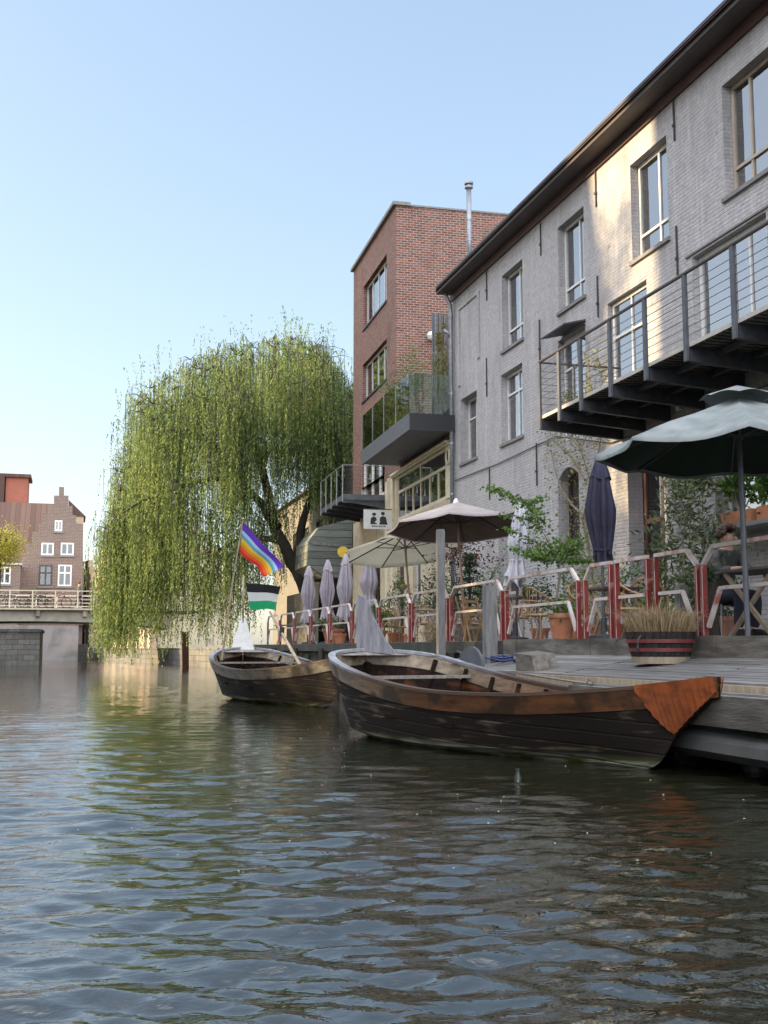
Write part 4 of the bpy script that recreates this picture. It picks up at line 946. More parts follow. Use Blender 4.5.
q = onX(420, 640, 7.5); table('small dark table behind the railing at the beige parasol', 7.5, q.y, .6, .7, M['pale_wood'], M['pink_steel'])
q = onX(608, 640, 7.4); table('brown slatted table below the navy folded parasol', 7.5, q.y, .6, .7, M['door_brown'], M['pale_wood'])
for px, lb in ((283, 'dark picnic table at the far left end of the terrace'), (300, 'dark picnic table behind the leftmost railing'), (318, 'dark picnic table under the leftmost folded parasols')): q = onX(px, 640, 7.6); table(lb, 7.7, q.y, .7, 1.3, M['grey_wood'], M['grey_wood'])
# picnic table of the seated person
pt = thing('picnic_table', 'pale wooden trestle table where the curly haired person sits', 'table', (7.5, 10.55, TZ))
for i in range(4): MB().box(7.2 + i * .155, 7.345 + i * .155, 9.7, 11.9, TZ + .735, TZ + .765).build('board', M['old_wood'], pt)
for x0 in (7.24, 7.76):
    MB().beam((x0, 10.75, TZ), (x0, 11.65, TZ + .734), .035, .05).build('leg', M['pale_wood'], pt); MB().beam((x0 + .04, 11.65, TZ), (x0 + .04, 10.75, TZ + .734), .035, .05).build('leg', M['pale_wood'], pt)
# stool for the person
st = thing('stool', 'dark steel stool under the seated person', 'stool', (7.60, 12.27, TZ))
MB().lathe((7.60, 12.27, TZ + .43), [(.17, 0), (.175, .02), (.15, .035)], 14).build('seat', M['dark_metal'], st)
for i in range(4): a = .78 + i * 1.5708; MB().tube([(7.60 + .19 * math.cos(a), 12.27 + .19 * math.sin(a), TZ), (7.60 + .13 * math.cos(a), 12.27 + .13 * math.sin(a), TZ + .43)], .012, 6).build('leg', M['zinc'], st)
# folded deck chairs leaning at the short grey post
for i, (px, lb) in enumerate(((478, 'folded wooden chair leaning left of the short grey post'), (471, 'second folded wooden chair behind the conifer tub'))):
    q = onX(px, 640, 7.15 + .1 * i); t = thing('folded_chair', lb, 'chair', (q.x, q.y, TZ), .5 + i * .3, 'folded wooden chairs')
    for s in (-1, 1): MB().beam((s * .2, 0, 0), (s * .2, .22, .85), .03, .02).build('leg', M['rattan'], t, loc=(0, 0, 0)); MB().beam((s * .17, .2, 0), (s * .17, .02, .6), .03, .02).build('leg', M['rattan'], t, loc=(0, 0, 0))
    m_ = MB()
    for k in range(5): m_.beam((-.19, .06 + .03 * k, .25 + .12 * k), (.19, .06 + .03 * k, .25 + .12 * k), .012, .05)
    m_.build('slats', M['rattan'], t, loc=(0, 0, 0))
    for o in t.children: o.location = (0, 0, 0)
# metal bucket, tin can, white pot, tray
def can(label, x, y, z, r, h, mat, name='bucket', rim=None, cat='bucket'):
    t = thing(name, label, cat, (x, y, z))
    MB().lathe((x, y, z), [(r * .82, 0), (r, h), (r * .94, h), (r * .78, .02)], 16).build('body', mat, t, smooth=False)
    MB().lathe((x, y, z + h - .012), [(r * 1.05, 0), (r * 1.07, .012), (r * 1.0, .02)], 16).build('rim', rim or M['zinc'], t)
    return t
q = onX(495, 640, 7.0); can('small zinc bucket standing at the terrace edge by the short grey post', 6.95, q.y, TZ, .11, .22, M['zinc'])
can('white paint tin on the terrace at the right edge', 7.0, 10.02, TZ, .085, .17, M['white_paint'], 'paint_tin', cat='tin')
can('wide steel tub behind the white tin', 7.14, 10.0, TZ, .17, .20, M['zinc'], 'steel_tub', cat='tub')

# ------------------------------------------------------------------ half barrel planter
p = onX(661, 668, 6.25); bx, by = 6.25, p.y; bz = zdeck(6.25)
t = thing('barrel_planter', 'dark half barrel planter with red hoops holding dry straw grass', 'planter', (bx, by, bz), 0)
MB().lathe((bx, by, bz + .075), [(.315, 0), (.385, .27), (.36, .27), (.33, .2)], 28).build('staves', plankmat('dark_staves', (0.02, 0.017, 0.015), (0.045, 0.035, 0.03), (0.005, 0.005, 0.005), pw=.06, axis='Y'), t, smooth=False)
MB().lathe((bx, by, bz), [(.30, 0), (.318, .074)], 28).build('base_band', M['pale_wood'], t)
for z, r in ((.13, .334), (.225, .366)): MB().lathe((bx, by, bz + z), [(r, 0), (r + .009, .0), (r + .014, .04), (r + .005, .04)], 28).build('hoop', pm('hoop_red', (0.20, 0.035, 0.035), (0.12, 0.03, 0.03), rough=.6), t)
MB().lathe((bx, by, bz + .25), [(.35, 0), (.01, .03)], 20).build('soil', M['soil'], t)
for s in (-1, 1):
    MB().tube([(bx + s * .05 - .3, by + .22 * s, bz + .3), (bx - .40, by + .25 * s, bz + .26), (bx - .42, by + .27 * s, bz + .17), (bx - .38, by + .24 * s, bz + .13)], .01, 5).build('handle', M['dark_metal'], t)
gr = MB(); rg = random.Random(11)
for i in range(1500):
    a = rg.uniform(0, 6.28); r = .33 * math.sqrt(rg.random()); b0 = Vector((bx + r * math.cos(a), by + r * math.sin(a), bz + .27)); L = rg.uniform(.15, .48) * (1.15 - r)
    o = Vector((math.cos(a + rg.gauss(0, .7)), math.sin(a + rg.gauss(0, .7)), 0)) * L * rg.uniform(.2, 1.0)
    p1 = b0 + o * .4 + Vector((0, 0, L * .7)); p2 = b0 + o + Vector((0, 0, L * rg.uniform(.5, 1.0))); w = Vector((rg.gauss(0, 1), rg.gauss(0, 1), 0)).normalized() * .004
    gr.quad(b0 - w, b0 + w, p1 + w, p1 - w); gr.add([p1 - w, p1 + w, p2], [(0, 1, 2)])
gr.build('dry_grass', M['dry_grass'], t)
# mooring rope coil and cleat on the jetty
p = onX(500, 662, 6.0); rp = MB(); rg = random.Random(4)
for k in range(7):
    c = Vector((6.0 + rg.uniform(-.12, .12), p.y + rg.uniform(-.5, .6), zdeck(6.0) + .03 + .012 * k)); r = rg.uniform(.08, .2)
    rp.tube([(c.x + r * math.cos(a * .45), c.y + r * 1.8 * math.sin(a * .45), c.z + .01 * math.sin(a * 1.3)) for a in range(15)], .012, 5, cap=False)
tag(rp.build('rope_coil', M['blue_rope'], loc=(6, p.y, .8)), 'tangled dark blue rope lying on the jetty', 'rope')
p = onX(462, 662, 6.0); m_ = MB(); m_.lathe((6.0, p.y, zdeck(6) - .02), [(.04, 0), (.04, .14)], 8); m_.tube([(6.0, p.y - .2, zdeck(6) + .16), (6.0, p.y, zdeck(6) + .12), (6, p.y + .2, zdeck(6) + .16)], .022, 8)
tag(m_.build('mooring_cleat', M['dark_metal'], loc=(6, p.y, .8)), 'dark iron cleat on the jetty beside the blue rope', 'cleat')
# shelf planter on the right sill is built with the plants

# ------------------------------------------------------------------ boats
def hullmat(name, warm):
    m, n, l, b = nm(name); b.inputs['Roughness'].default_value = .5; b.inputs['Specular IOR Level'].default_value = .4
    tc = n.new('ShaderNodeTexCoord'); sx = n.new('ShaderNodeSeparateXYZ'); l.new(tc.outputs['Object'], sx.inputs[0])
    mp = n.new('ShaderNodeMapping'); mp.inputs['Scale'].default_value = (4, .8, 5); l.new(tc.outputs['Object'], mp.inputs[0])
    nz = n.new('ShaderNodeTexNoise'); nz.inputs['Scale'].default_value = 2; nz.inputs['Detail'].default_value = 8; nz.inputs['Roughness'].default_value = .7; l.new(mp.outputs[0], nz.inputs[0])
    r1 = n.new('ShaderNodeValToRGB'); e = r1.color_ramp.elements; e[0].position = .35; e[0].color = (0.05, 0.022, 0.010, 1) if warm else (0.05, 0.04, 0.03, 1); e[1].position = .62; e[1].color = (0.17, 0.068, 0.026, 1) if warm else (0.22, 0.19, 0.15, 1)
    l.new(nz.outputs[0], r1.inputs[0])
    r2 = n.new('ShaderNodeValToRGB'); e = r2.color_ramp.elements; e[0].position = .35; e[0].color = (0.11, 0.08, 0.055, 1); e[1].position = .65; e[1].color = (0.36, 0.29, 0.21, 1); l.new(nz.outputs[0], r2.inputs[0])
    mr = n.new('ShaderNodeMapRange'); mr.inputs[1].default_value = 0.6; mr.inputs[2].default_value = 3.0; l.new(sx.outputs[1], mr.inputs[0])
    mx = n.new('ShaderNodeMixRGB'); l.new(mr.outputs[0], mx.inputs[0]); l.new(r2.outputs[0], mx.inputs[1]); l.new(r1.outputs[0], mx.inputs[2])
    n3 = n.new('ShaderNodeTexNoise'); n3.inputs['Scale'].default_value = 2.5; n3.inputs['Detail'].default_value = 5; l.new(tc.outputs['Object'], n3.inputs[0])
    m3 = n.new('ShaderNodeMapRange'); m3.inputs[1].default_value = .52; m3.inputs[2].default_value = .62; m3.inputs[4].default_value = .85; l.new(n3.outputs[0], m3.inputs[0])
    mx2 = n.new('ShaderNodeMixRGB'); l.new(m3.outputs[0], mx2.inputs[0]); l.new(mx.outputs[0], mx2.inputs[1]); mx2.inputs[2].default_value = (0.03, 0.018, 0.01, 1)
    l.new(mx2.outputs[0], b.inputs['Base Color'])
    bp = n.new('ShaderNodeBump'); bp.inputs['Strength'].default_value = .5; bp.inputs['Distance'].default_value = .01; l.new(nz.outputs[0], bp.inputs['Height']); l.new(bp.outputs[0], b.inputs['Normal'])
    return m
def bottommat(name):
    m, n, l, b = nm(name); b.inputs['Roughness'].default_value = .75; b.inputs['Specular IOR Level'].default_value = .25
    tc = n.new('ShaderNodeTexCoord'); sx = n.new('ShaderNodeSeparateXYZ'); l.new(tc.outputs['Object'], sx.inputs[0])
    nz = n.new('ShaderNodeTexNoise'); nz.inputs['Scale'].default_value = 3.2; nz.inputs['Detail'].default_value = 7
    mp = n.new('ShaderNodeMapping'); mp.inputs['Scale'].default_value = (1, .6, 4.0); l.new(tc.outputs['Object'], mp.inputs[0]); l.new(mp.outputs[0], nz.inputs[0])
    # black tar flaking to weathered grey boards, algae line near the water
    r1 = n.new('ShaderNodeValToRGB'); e = r1.color_ramp.elements; e[0].position = .52; e[0].color = (0.018, 0.013, 0.010, 1); e[1].position = .70; e[1].color = (0.16, 0.125, 0.09, 1)
    ys = n.new('ShaderNodeMath'); ys.operation = 'MULTIPLY_ADD'; ys.inputs[1].default_value = -.02; l.new(sx.outputs[1], ys.inputs[0])
    ad = n.new('ShaderNodeMath'); ad.operation = 'ADD'; ad.inputs[1].default_value = .03; l.new(nz.outputs[0], ad.inputs[0]); l.new(ad.outputs[0], ys.inputs[2]); l.new(ys.outputs[0], r1.inputs[0])
    hz = n.new('ShaderNodeMath'); hz.operation = 'MULTIPLY_ADD'; hz.inputs[1].default_value = .12; l.new(nz.outputs[0], hz.inputs[0]); l.new(sx.outputs[2], hz.inputs[2])
    r2 = n.new('ShaderNodeValToRGB'); e = r2.color_ramp.elements; e[0].position = .10; e[0].color = (1, 1, 1, 1); e[1].position = .17; e[1].color = (0, 0, 0, 1); l.new(hz.outputs[0], r2.inputs[0])
    r3 = n.new('ShaderNodeValToRGB'); e = r3.color_ramp.elements; e[0].position = .45; e[0].color = (0.07, 0.075, 0.025, 1); e[1].position = .58; e[1].color = (0.36, 0.36, 0.28, 1); l.new(nz.outputs[0], r3.inputs[0])
    mx = n.new('ShaderNodeMixRGB'); l.new(r2.outputs[0], mx.inputs[0]); l.new(r1.outputs[0], mx.inputs[1]); l.new(r3.outputs[0], mx.inputs[2]); l.new(mx.outputs[0], b.inputs['Base Color'])
    dv = n.new('ShaderNodeMath'); dv.operation = 'MULTIPLY_ADD'; dv.inputs[1].default_value = 7.5; l.new(sx.outputs[2], dv.inputs[0])
    yy_ = n.new('ShaderNodeMath'); yy_.operation = 'MULTIPLY'; yy_.inputs[1].default_value = .35; l.new(sx.outputs[1], yy_.inputs[0]); l.new(yy_.outputs[0], dv.inputs[2])
    pp_ = n.new('ShaderNodeMath'); pp_.operation = 'PINGPONG'; pp_.inputs[1].default_value = .5; l.new(dv.outputs[0], pp_.inputs[0])
    sm_ = n.new('ShaderNodeMapRange'); sm_.inputs[2].default_value = .09; l.new(pp_.outputs[0], sm_.inputs[0])
    hh_ = n.new('ShaderNodeMath'); hh_.operation = 'MULTIPLY_ADD'; hh_.inputs[1].default_value = .5; l.new(nz.outputs[0], hh_.inputs[0]); l.new(sm_.outputs[0], hh_.inputs[2])
    bp = n.new('ShaderNodeBump'); bp.inputs['Strength'].default_value = .9; bp.inputs['Distance'].default_value = .012; l.new(hh_.outputs[0], bp.inputs['Height']); l.new(bp.outputs[0], b.inputs['Normal'])
    return m
M['rim'] = pm('gunwale_grey', (0.36, 0.37, 0.40), (0.20, 0.21, 0.23), scale=4, rough=.5, bump=.3, stretch=(4, .8, 4), c3=(0.10, 0.10, 0.10), s3=2.5, lo3=.58, hi3=.68)
def _grad_rim():
    m = M['rim']; n, l = m.node_tree.nodes, m.node_tree.links; b = n['Principled BSDF']; src = b.inputs['Base Color'].links[0].from_socket
    tc = n.new('ShaderNodeTexCoord'); sx = n.new('ShaderNodeSeparateXYZ'); l.new(tc.outputs['Object'], sx.inputs[0])
    nz = n.new('ShaderNodeTexNoise'); nz.inputs['Scale'].default_value = 3; l.new(tc.outputs['Object'], nz.inputs[0])
    ad = n.new('ShaderNodeMath'); ad.operation = 'ADD'; l.new(sx.outputs[1], ad.inputs[0]); l.new(nz.outputs[0], ad.inputs[1])
    mr = n.new('ShaderNodeMapRange'); mr.inputs[1].default_value = 1.3; mr.inputs[2].default_value = 2.4; l.new(ad.outputs[0], mr.inputs[0])
    mx = n.new('ShaderNodeMixRGB'); l.new(mr.outputs[0], mx.inputs[0]); l.new(src, mx.inputs[1]); mx.inputs[2].default_value = (0.075, 0.045, 0.03, 1); l.new(mx.outputs[0], b.inputs['Base Color'])
_grad_rim()
M['rim_old'] = pm('gunwale_worn', (0.30, 0.27, 0.24), (0.14, 0.12, 0.10), scale=4, rough=.6, bump=.3, stretch=(4, .8, 4))
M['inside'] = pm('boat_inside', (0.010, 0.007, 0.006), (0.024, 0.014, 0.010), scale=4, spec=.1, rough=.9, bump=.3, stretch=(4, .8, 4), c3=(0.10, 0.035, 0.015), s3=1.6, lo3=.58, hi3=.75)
M['varnish'] = pm('orange_varnish', (0.34, 0.085, 0.022), (0.20, 0.05, 0.015), scale=6, rough=.4, bump=0, stretch=(1.5, 1, 1.5), c3=(0.06, 0.022, 0.01), s3=3.0, lo3=.48, hi3=.70, coat=.2)
M['hull_warm'] = hullmat('wale_brown', True); M['hull_old'] = hullmat('wale_old', False); M['hull_bottom'] = bottommat('hull_tar')

def interp(s, tab):
    for i in range(len(tab) - 1):
        if s <= tab[i + 1][0]:
            a, b_ = tab[i], tab[i + 1]; f = (s - a[0]) / (b_[0] - a[0]); f2 = f * f * (3 - 2 * f) * .35 + f * .65
            return [x + (y - x) * f2 for x, y in zip(a[1:], b_[1:])]
    return list(tab[-1][1:])
def smoothtab(tab):
    # dense resample with catmull-rom
    T = [tab[0]] + tab + [tab[-1]]; out = []
    for i in range(1, len(T) - 2):
        p0, p1, p2, p3 = [np.array(T[i + k], float) for k in (-1, 0, 1, 2)]
        for k in range(8):
            u = k / 8; out.append(.5 * ((2 * p1) + (-p0 + p2) * u + (2 * p0 - 5 * p1 + 4 * p2 - p3) * u * u + (-p0 + 3 * p1 - 3 * p2 + p3) * u ** 3))
    out.append(np.array(tab[-1], float)); return out

def boat(name, label, stern, bow, tab, topmat, bowmat, loc_z=0, benches=(), fin=None, rimmat=None, wale_end=99):
    """tab rows: s, half beam at gunwale, gunwale z, half beam at chine, chine z, keel z ; s in metres from the stern"""
    A = Vector((stern[0], stern[1], 0)); B = Vector((bow[0], bow[1], 0)); ax = (B - A).normalized(); L = (B - A).length
    rz = math.atan2(-ax.x, ax.y)      # local +Y along the boat
    t = thing(name, label, 'boat', (A.x, A.y, 0), rz)
    R = smoothtab(tab); k = L / tab[-1][0]
    for r in R: r[0] *= k
    def b_(mb, nm_, mt, par=t, sm=True): o = mb.build(nm_, mt, None, smooth=sm, loc=(0, 0, 0)); o.parent = par; o.location = (0, 0, 0); return o
    def sec(r, off=0.0):
        s, wg, zg, wc, zc, zk = r
        wg = max(.004, wg - off); wc = max(.003, wc - off)
        zw = zg - .17 * (1 if wg > .05 else .8); f = min(1, (zg - zw) / max(.05, zg - zc)); ww = wg + (wc - wg) * f * .8
        return [(wg, zg), (ww, zw), ((ww + wc) / 2 + .0, (zw + zc) / 2), (wc, zc), (wc * .5, (zc + zk) / 2 - .03), (0, zk)], s
    # upper strake (wale)
    up = MB(); lo = MB(); ins = MB(); rim = MB(); iw = MB()
    n = len(R); S = [sec(r) for r in R]; I = [sec(r, .07) for r in R]
    for i in range(n - 1):
        for sg in (-1, 1):
            for (mb, a_, b2_, ex_) in ((up, 0, 1, .022), (lo, 1, 2, 0), (lo, 2, 3, 0), (lo, 3, 4, 0), (lo, 4, 5, 0)):
                (p, s0), (q, s1) = S[i], S[i + 1]
                e = ex_
                if a_ == 0 and s0 > wale_end * k: e = 0
                mb.quad((sg * (p[a_][0] + e), s0, p[a_][1]), (sg * (q[a_][0] + e), s1, q[a_][1]), (sg * (q[b2_][0] + e), s1, q[b2_][1]), (sg * (p[b2_][0] + e), s0, p[b2_][1]))
            (p, s0), (q, s1) = I[i], I[i + 1]; fl = .16
            for (a_, b2_) in ((0, 1), (1, 2), (2, 3), (3, 4), (4, 5)):
                zz = lambda v: max(v, .06)
                (iw if a_ == 0 else ins).quad((sg * p[a_][0], s0, zz(p[a_][1] - .01)), (sg * q[a_][0], s1, zz(q[a_][1] - .01)), (sg * q[b2_][0], s1, zz(q[b2_][1])), (sg * p[b2_][0], s0, zz(p[b2_][1])))
            (p, s0), (q, s1) = S[i], S[i + 1]; (pi_, _), (qi, _) = I[i], I[i + 1]
            # wale bottom lip
            if s0 <= wale_end * k: up.quad((sg * (p[1][0] + .022), s0, p[1][1]), (sg * (q[1][0] + .022), s1, q[1][1]), (sg * q[1][0], s1, q[1][1]), (sg * p[1][0], s0, p[1][1]))
            zo = .03; o_ = .03 * min(1, p[0][0] / .2) * (1 if s0 < wale_end * k else .3); ii = .0; ij = .0
            a0 = (sg * (p[0][0] + o_), s0, p[0][1]); a1 = (sg * (p[0][0] + o_), s0, p[0][1] + zo); a2 = (sg * max(0, pi_[0][0] - ii), s0, p[0][1] + zo); a3 = (sg * max(0, pi_[0][0] - ii), s0, p[0][1] - .005)
            c0 = (sg * (q[0][0] + o_), s1, q[0][1]); c1 = (sg * (q[0][0] + o_), s1, q[0][1] + zo); c2 = (sg * max(0, qi[0][0] - ij), s1, q[0][1] + zo); c3 = (sg * max(0, qi[0][0] - ij), s1, q[0][1] - .005)
            rim.quad(a0, c0, c1, a1); rim.quad(a1, c1, c2, a2); rim.quad(a2, c2, c3, a3); rim.quad(a3, c3, c0, a0)
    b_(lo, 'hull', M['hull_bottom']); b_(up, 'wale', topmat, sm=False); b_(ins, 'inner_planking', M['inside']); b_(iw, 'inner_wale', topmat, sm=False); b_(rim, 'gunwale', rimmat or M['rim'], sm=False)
    def at_s(s):
        j = min(range(n), key=lambda i: abs(R[i][0] - s)); return R[j]
    # floor, ribs, benches
    fb = MB(); s = .55 * k
    while s < L - 1.3:
        r = at_s(s); w = max(.05, r[3] - .1); fb.box(-w, w, s, s + .13, .10, .13); s += .145
    b_(fb, 'floorboards', M['inside'], sm=False)
    s = .6
    while s < L - 1.0:
        r = at_s(s); 
        for sg in (-1, 1):
            m_ = MB(); m_.beam((sg * (r[1] - .085), s, r[2] - .03), (sg * (r[3] - .1), s, r[4] + .02), .04, .05, up=(0, 1, 0)); b_(m_, 'rib', M['inside'], sm=False)
        s += .55
    for (s, dz, w_) in benches:
        r = at_s(s * k); m_ = MB(); z = r[2] - dz; w = r[1] - .10; m_.box(-w, w, s * k - w_ / 2, s * k + w_ / 2, z - .035, z); b_(m_, 'bench', M['rim_old'] if dz < .3 else M['inside'], sm=False)
    return t, R, k, b_

# s, wg, zg, wc, zc, zk
tabA = [(0, .02, 1.02, .01, .55, .30), (.22, .50, .99, .22, .30, .05), (.6, .78, .93, .52, .14, -.05), (1.2, .90, .82, .68, .08, -.12), (2.2, .93, .68, .74, .06, -.15), (3.3, .88, .60, .68, .06, -.15), (4.4, .70, .60, .42, .10, -.10), (5.0, .54, .63, .22, .13, -.04), (5.75, .29, .69, .05, .16, .03), (6.12, .17, .73, .02, .42, .38), (6.6, .02, .79, .01, .74, .72)]
st_ = at(366, 645, 14.9); bo_ = at(719, 684, 9.35)
t, R, k, b_ = boat('rowing_boat', 'large dark wooden boat with orange varnished prow moored at the jetty', (st_.x, st_.y), (bo_.x, bo_.y), tabA, M['hull_warm'], M['varnish'], benches=[(1.25, .10, .16), (2.3, .34, .24), (3.4, .30, .24)], wale_end=5.88)
def cheeks(t, R, b_, mat, s0, name='prow_board'):
    n = len(R); m_ = MB(); J = [i for i in range(n) if R[i][0] >= s0]
    for sg in (-1, 1):
        for a, c in zip(J[:-1], J[1:]):
            ra, rc = R[a], R[c]; e = .042
            s00 = R[J[0]][0]; da = min(1, (ra[0] - s00) / .2) * (ra[2] - ra[5]) + .02; dc = min(1, (rc[0] - s00) / .2) * (rc[2] - rc[5]) + .02
            def low(r, d): f = min(1, d / max(.02, (r[2] - r[5]))); return r[1] * (1 - f) + .004
            m_.quad((sg * (ra[1] + e), ra[0], ra[2] + .034), (sg * (rc[1] + e), rc[0], rc[2] + .034), (sg * (low(rc, dc) + e * .6), rc[0], rc[2] - dc), (sg * (low(ra, da) + e), ra[0], ra[2] - da))
    return b_(m_, name, mat, sm=True)
cheeks(t, R, b_, M['varnish'], 5.86 * k)
def fore_deck(R, b_, mat, s0, s1, dz=.02, name='fore_deck'):
    m_ = MB(); J = [r for r in R if s0 <= r[0] <= s1]
    for a, c in zip(J[:-1], J[1:]): m_.quad((-a[1], a[0], a[2] - dz), (a[1], a[0], a[2] - dz), (c[1], c[0], c[2] - dz), (-c[1], c[0], c[2] - dz))
    return b_(m_, name, mat, sm=False)
fore_deck(R, b_, M['inside'], 5.3 * k, 7)
fore_deck(R, b_, M['rim_old'], 0, .32 * k, name='stern_deck')
# raised stern board
m_ = MB(); m_.prism([(-.03, -.12, 1.0), (-.03, .42, .98), (-.03, .27, 1.16), (-.03, .12, 1.42), (-.03, .0, 1.70), (-.03, -.10, 1.74), (-.03, -.13, 1.66), (-.03, -.13, 1.3)], (.06, 0, 0)); fo = b_(m_, 'stern_board', pm('stern_board_grey', (0.27, 0.26, 0.28), (0.15, 0.145, 0.16), scale=5, rough=.8, bump=.8, stretch=(4, 4, .6)), sm=False)
fo.rotation_euler = (0, 0, math.radians(38))
# lee board on the far side and a chain over the gunwale
m_ = MB(); nn = 16
m_.prism([(-.97, 1.05 + .27 * math.cos(math.pi * i / nn), .80 + .27 * math.sin(math.pi * i / nn)) for i in range(nn + 1)], (.04, 0, 0)); b_(m_, 'leeboard', M['steel_grey'], sm=False)
m_ = MB()
for i in range(10):
    a = i / 9; c = Vector((-.80 - .1 * math.sin(a * 3), 3.75 * k + .02 * math.sin(i * 2), .70 - .22 * a)); m_.tube([(c.x + .018 * math.cos(u), c.y + .01 * (i % 2) * math.sin(u), c.z + .02 * math.sin(u)) for u in [j * 1.047 for j in range(7)]], .005, 4, cap=False)
b_(m_, 'chain', M['dark_metal'], sm=False)
m_ = MB().tube([(-.92, 2.1, .76), (-.90, 3.0, .70), (-.80, 3.8 * k, .68)], .012, 6); b_(m_, 'mooring_line', M['rope'])

tabB = [(0, .02, 1.05, .01, .55, .30), (.22, .52, 1.0, .26, .28, .05), (.6, .84, .90, .56, .14, -.05), (1.2, 1.02, .80, .76, .08, -.12), (2.2, 1.10, .68, .84, .06, -.15), (3.4, 1.02, .62, .72, .06, -.15), (4.6, .76, .66, .42, .10, -.10), (5.5, .44, .74, .18, .20, .02), (6.2, .16, .84, .05, .42, .25), (6.6, .02, .92, .01, .74, .70)]
st_ = at(243, 642, 26.0); bo_ = at(347, 672, 19.2)
t2, R2, k2, b2_ = boat('rowing_boat', 'smaller looking black wooden boat with flags at its stern, moored left of the other boat', (st_.x, st_.y), (bo_.x, bo_.y), tabB, M['hull_old'], M['varnish'], benches=[(1.3, .03, .14), (2.4, .3, .26), (3.6, .3, .26)])
fore_deck(R2, b2_, M['rim_old'], 0, .32 * k2, name='stern_deck'); fore_deck(R2, b2_, M['rim'], 4.9 * k2, 8, dz=-.03)
m_ = MB(); m_.prism([(-.27, .02, .98), (.27, .02, .98), (.05, -.08, 1.74), (-.05, -.08, 1.74)], (0, .05, 0)); b2_(m_, 'stern_board', M['white_paint'], sm=False).rotation_euler = (0, 0, math.radians(-15))
b2_(MB().tube([(0, -.03, 1.6), (0, -.05, 2.7)], .018, 6), 'flag_staff', M['pale_wood'])
# oar resting over the gunwale
oA = at(270, 612, 23.5); oB = at(301, 667, 20.6)
oar = MB(); oar.tube([oA, oA.lerp(oB, .45), oB], [.022, .03, .035], 8); d = (oB - oA).normalized()
o_ = oar.build('shaft', M['pale_wood'], tag(thing('boat_pole', 'long pale wooden pole leaning over the flag boat', 'boat pole', oB)), smooth=True)
MB().lathe(oA.lerp(oB, .42), [(.045, -.05), (.045, .12)], 8).build('collar', M['black_plastic'], o_.parent)
# ------------------------------------------------------------------ flags
def flag(name, label, corners, cols, wav, group=None, axis=0, sub=1):
    """corners: hoist top, hoist bottom, fly top, fly bottom"""
    HT, HB, FT, FB = [Vector(c) for c in corners]; nu, nv = 26, len(cols) * 4
    nrm = (FT - HT).cross(HB - HT).normalized(); m_ = MB(); V = []
    for j in range(nv + 1):
        for i in range(nu + 1):
            u, v = i / nu, j / nv; p = HT.lerp(HB, v).lerp(FT.lerp(FB, v), u)
            p = p + nrm * wav * u * math.sin(9 * u + 2.5 * v) + (HB - HT).normalized() * .35 * wav * math.sin(7 * u + 1) * u
            V.append(p)
    V2 = [p + nrm * .004 for p in V]
    fs, ms = [], []
    for j in range(nv):
        for i in range(nu):
            a = j * (nu + 1) + i; fs.append((a, a + 1, a + nu + 2, a + nu + 1)); ms.append(j // 4)
    b0 = len(m_.v); m_.v += [tuple(p) for p in V]
    for f_, q_ in zip(fs, ms): m_.f.append(list(f_)); m_.m.append(q_)
    o = m_.build('cloth', [fabricmat('flag_' + str(i) + name, c, c, .35) for i, c in enumerate(cols)], None, smooth=True, loc=tuple(HT))
    return o
pA = at(222, 646, 24.6); pB = at(243, 520, 24.2)
fpole = thing('flag_pole', 'thin leaning wooden pole carrying the rainbow flag', 'flag pole', pA)
MB().tube([pA - Vector((0, 0, .3)), pA.lerp(pB, .5), pB], [.022, .019, .014], 6).build('pole', M['pale_wood'], fpole)
MB().lathe(pB, [(.02, 0), (.03, .02), (.004, .06)], 8).build('finial', M['pale_wood'], fpole)
rb = flag('rainbow_flag', '', [at(243, 522, 24.2), at(240, 553, 24.3), at(283, 566, 23.6), at(266, 576, 23.8)], [(0.13, 0.045, 0.42), (0.13, 0.05, 0.45), (0.40, 0.56, 0.78), (0.12, 0.38, 0.42), (0.75, 0.52, 0.06), (0.80, 0.30, 0.03), (0.80, 0.12, 0.03), (0.66, 0.04, 0.03)], .07)
rb.name = 'rainbow_flag'; tag(rb, 'purple, blue, yellow, orange and red rainbow flag flying over the left boat', 'flag')
pf = flag('tricolour_flag', '', [at(246, 583, 24.6), at(250, 610, 24.6), at(280, 586, 24.2), at(277, 609, 24.2)], [(0.03, 0.032, 0.035), (0.80, 0.80, 0.78), (0.03, 0.42, 0.17)], .05)
pf.name = 'tricolour_flag'; tag(pf, 'black, white and green striped flag on the left boat stern', 'flag')
for o_, d_ in ((rb, 0), (pf, 0)): pass

# ------------------------------------------------------------------ bridge
BY = at(40, 609, 71).y; bz = 3.5
br = thing('road_bridge', 'beige steel bridge with white railing and bicycles crossing the canal', 'bridge', (-5, BY + 3, bz))
M['bridge_steel'] = pm('bridge_steel', (0.42, 0.38, 0.31), (0.30, 0.27, 0.22), scale=1.2, rough=.7, c3=(0.17, 0.15, 0.12), s3=.8, lo3=.55, hi3=.75)
m_ = MB(); xs = np.linspace(-10.5, 6.0, 24)
def sof(x): return 2.25 + .45 * math.sin(math.pi * (x + 10.5) / 16.5) ** .6
for x0, x1 in zip(xs[:-1], xs[1:]): m_.prism([(x0, BY, 3.38), (x1, BY, 3.38), (x1, BY, sof(x1)), (x0, BY, sof(x0))], (0, 7, 0))
m_.box(-34, -10.5, BY, BY + 7, 2.3, 3.38); m_.build('girder', M['bridge_steel'], br)
MB().box(-34, 8, BY - .25, BY + 7.3, 3.38, 3.52).build('deck_slab', M['stone'], br)
m_ = MB().box(-34, 8, BY - .28, BY - .251, 3.40, 3.50).build('edge_strip', M['cream'], br)
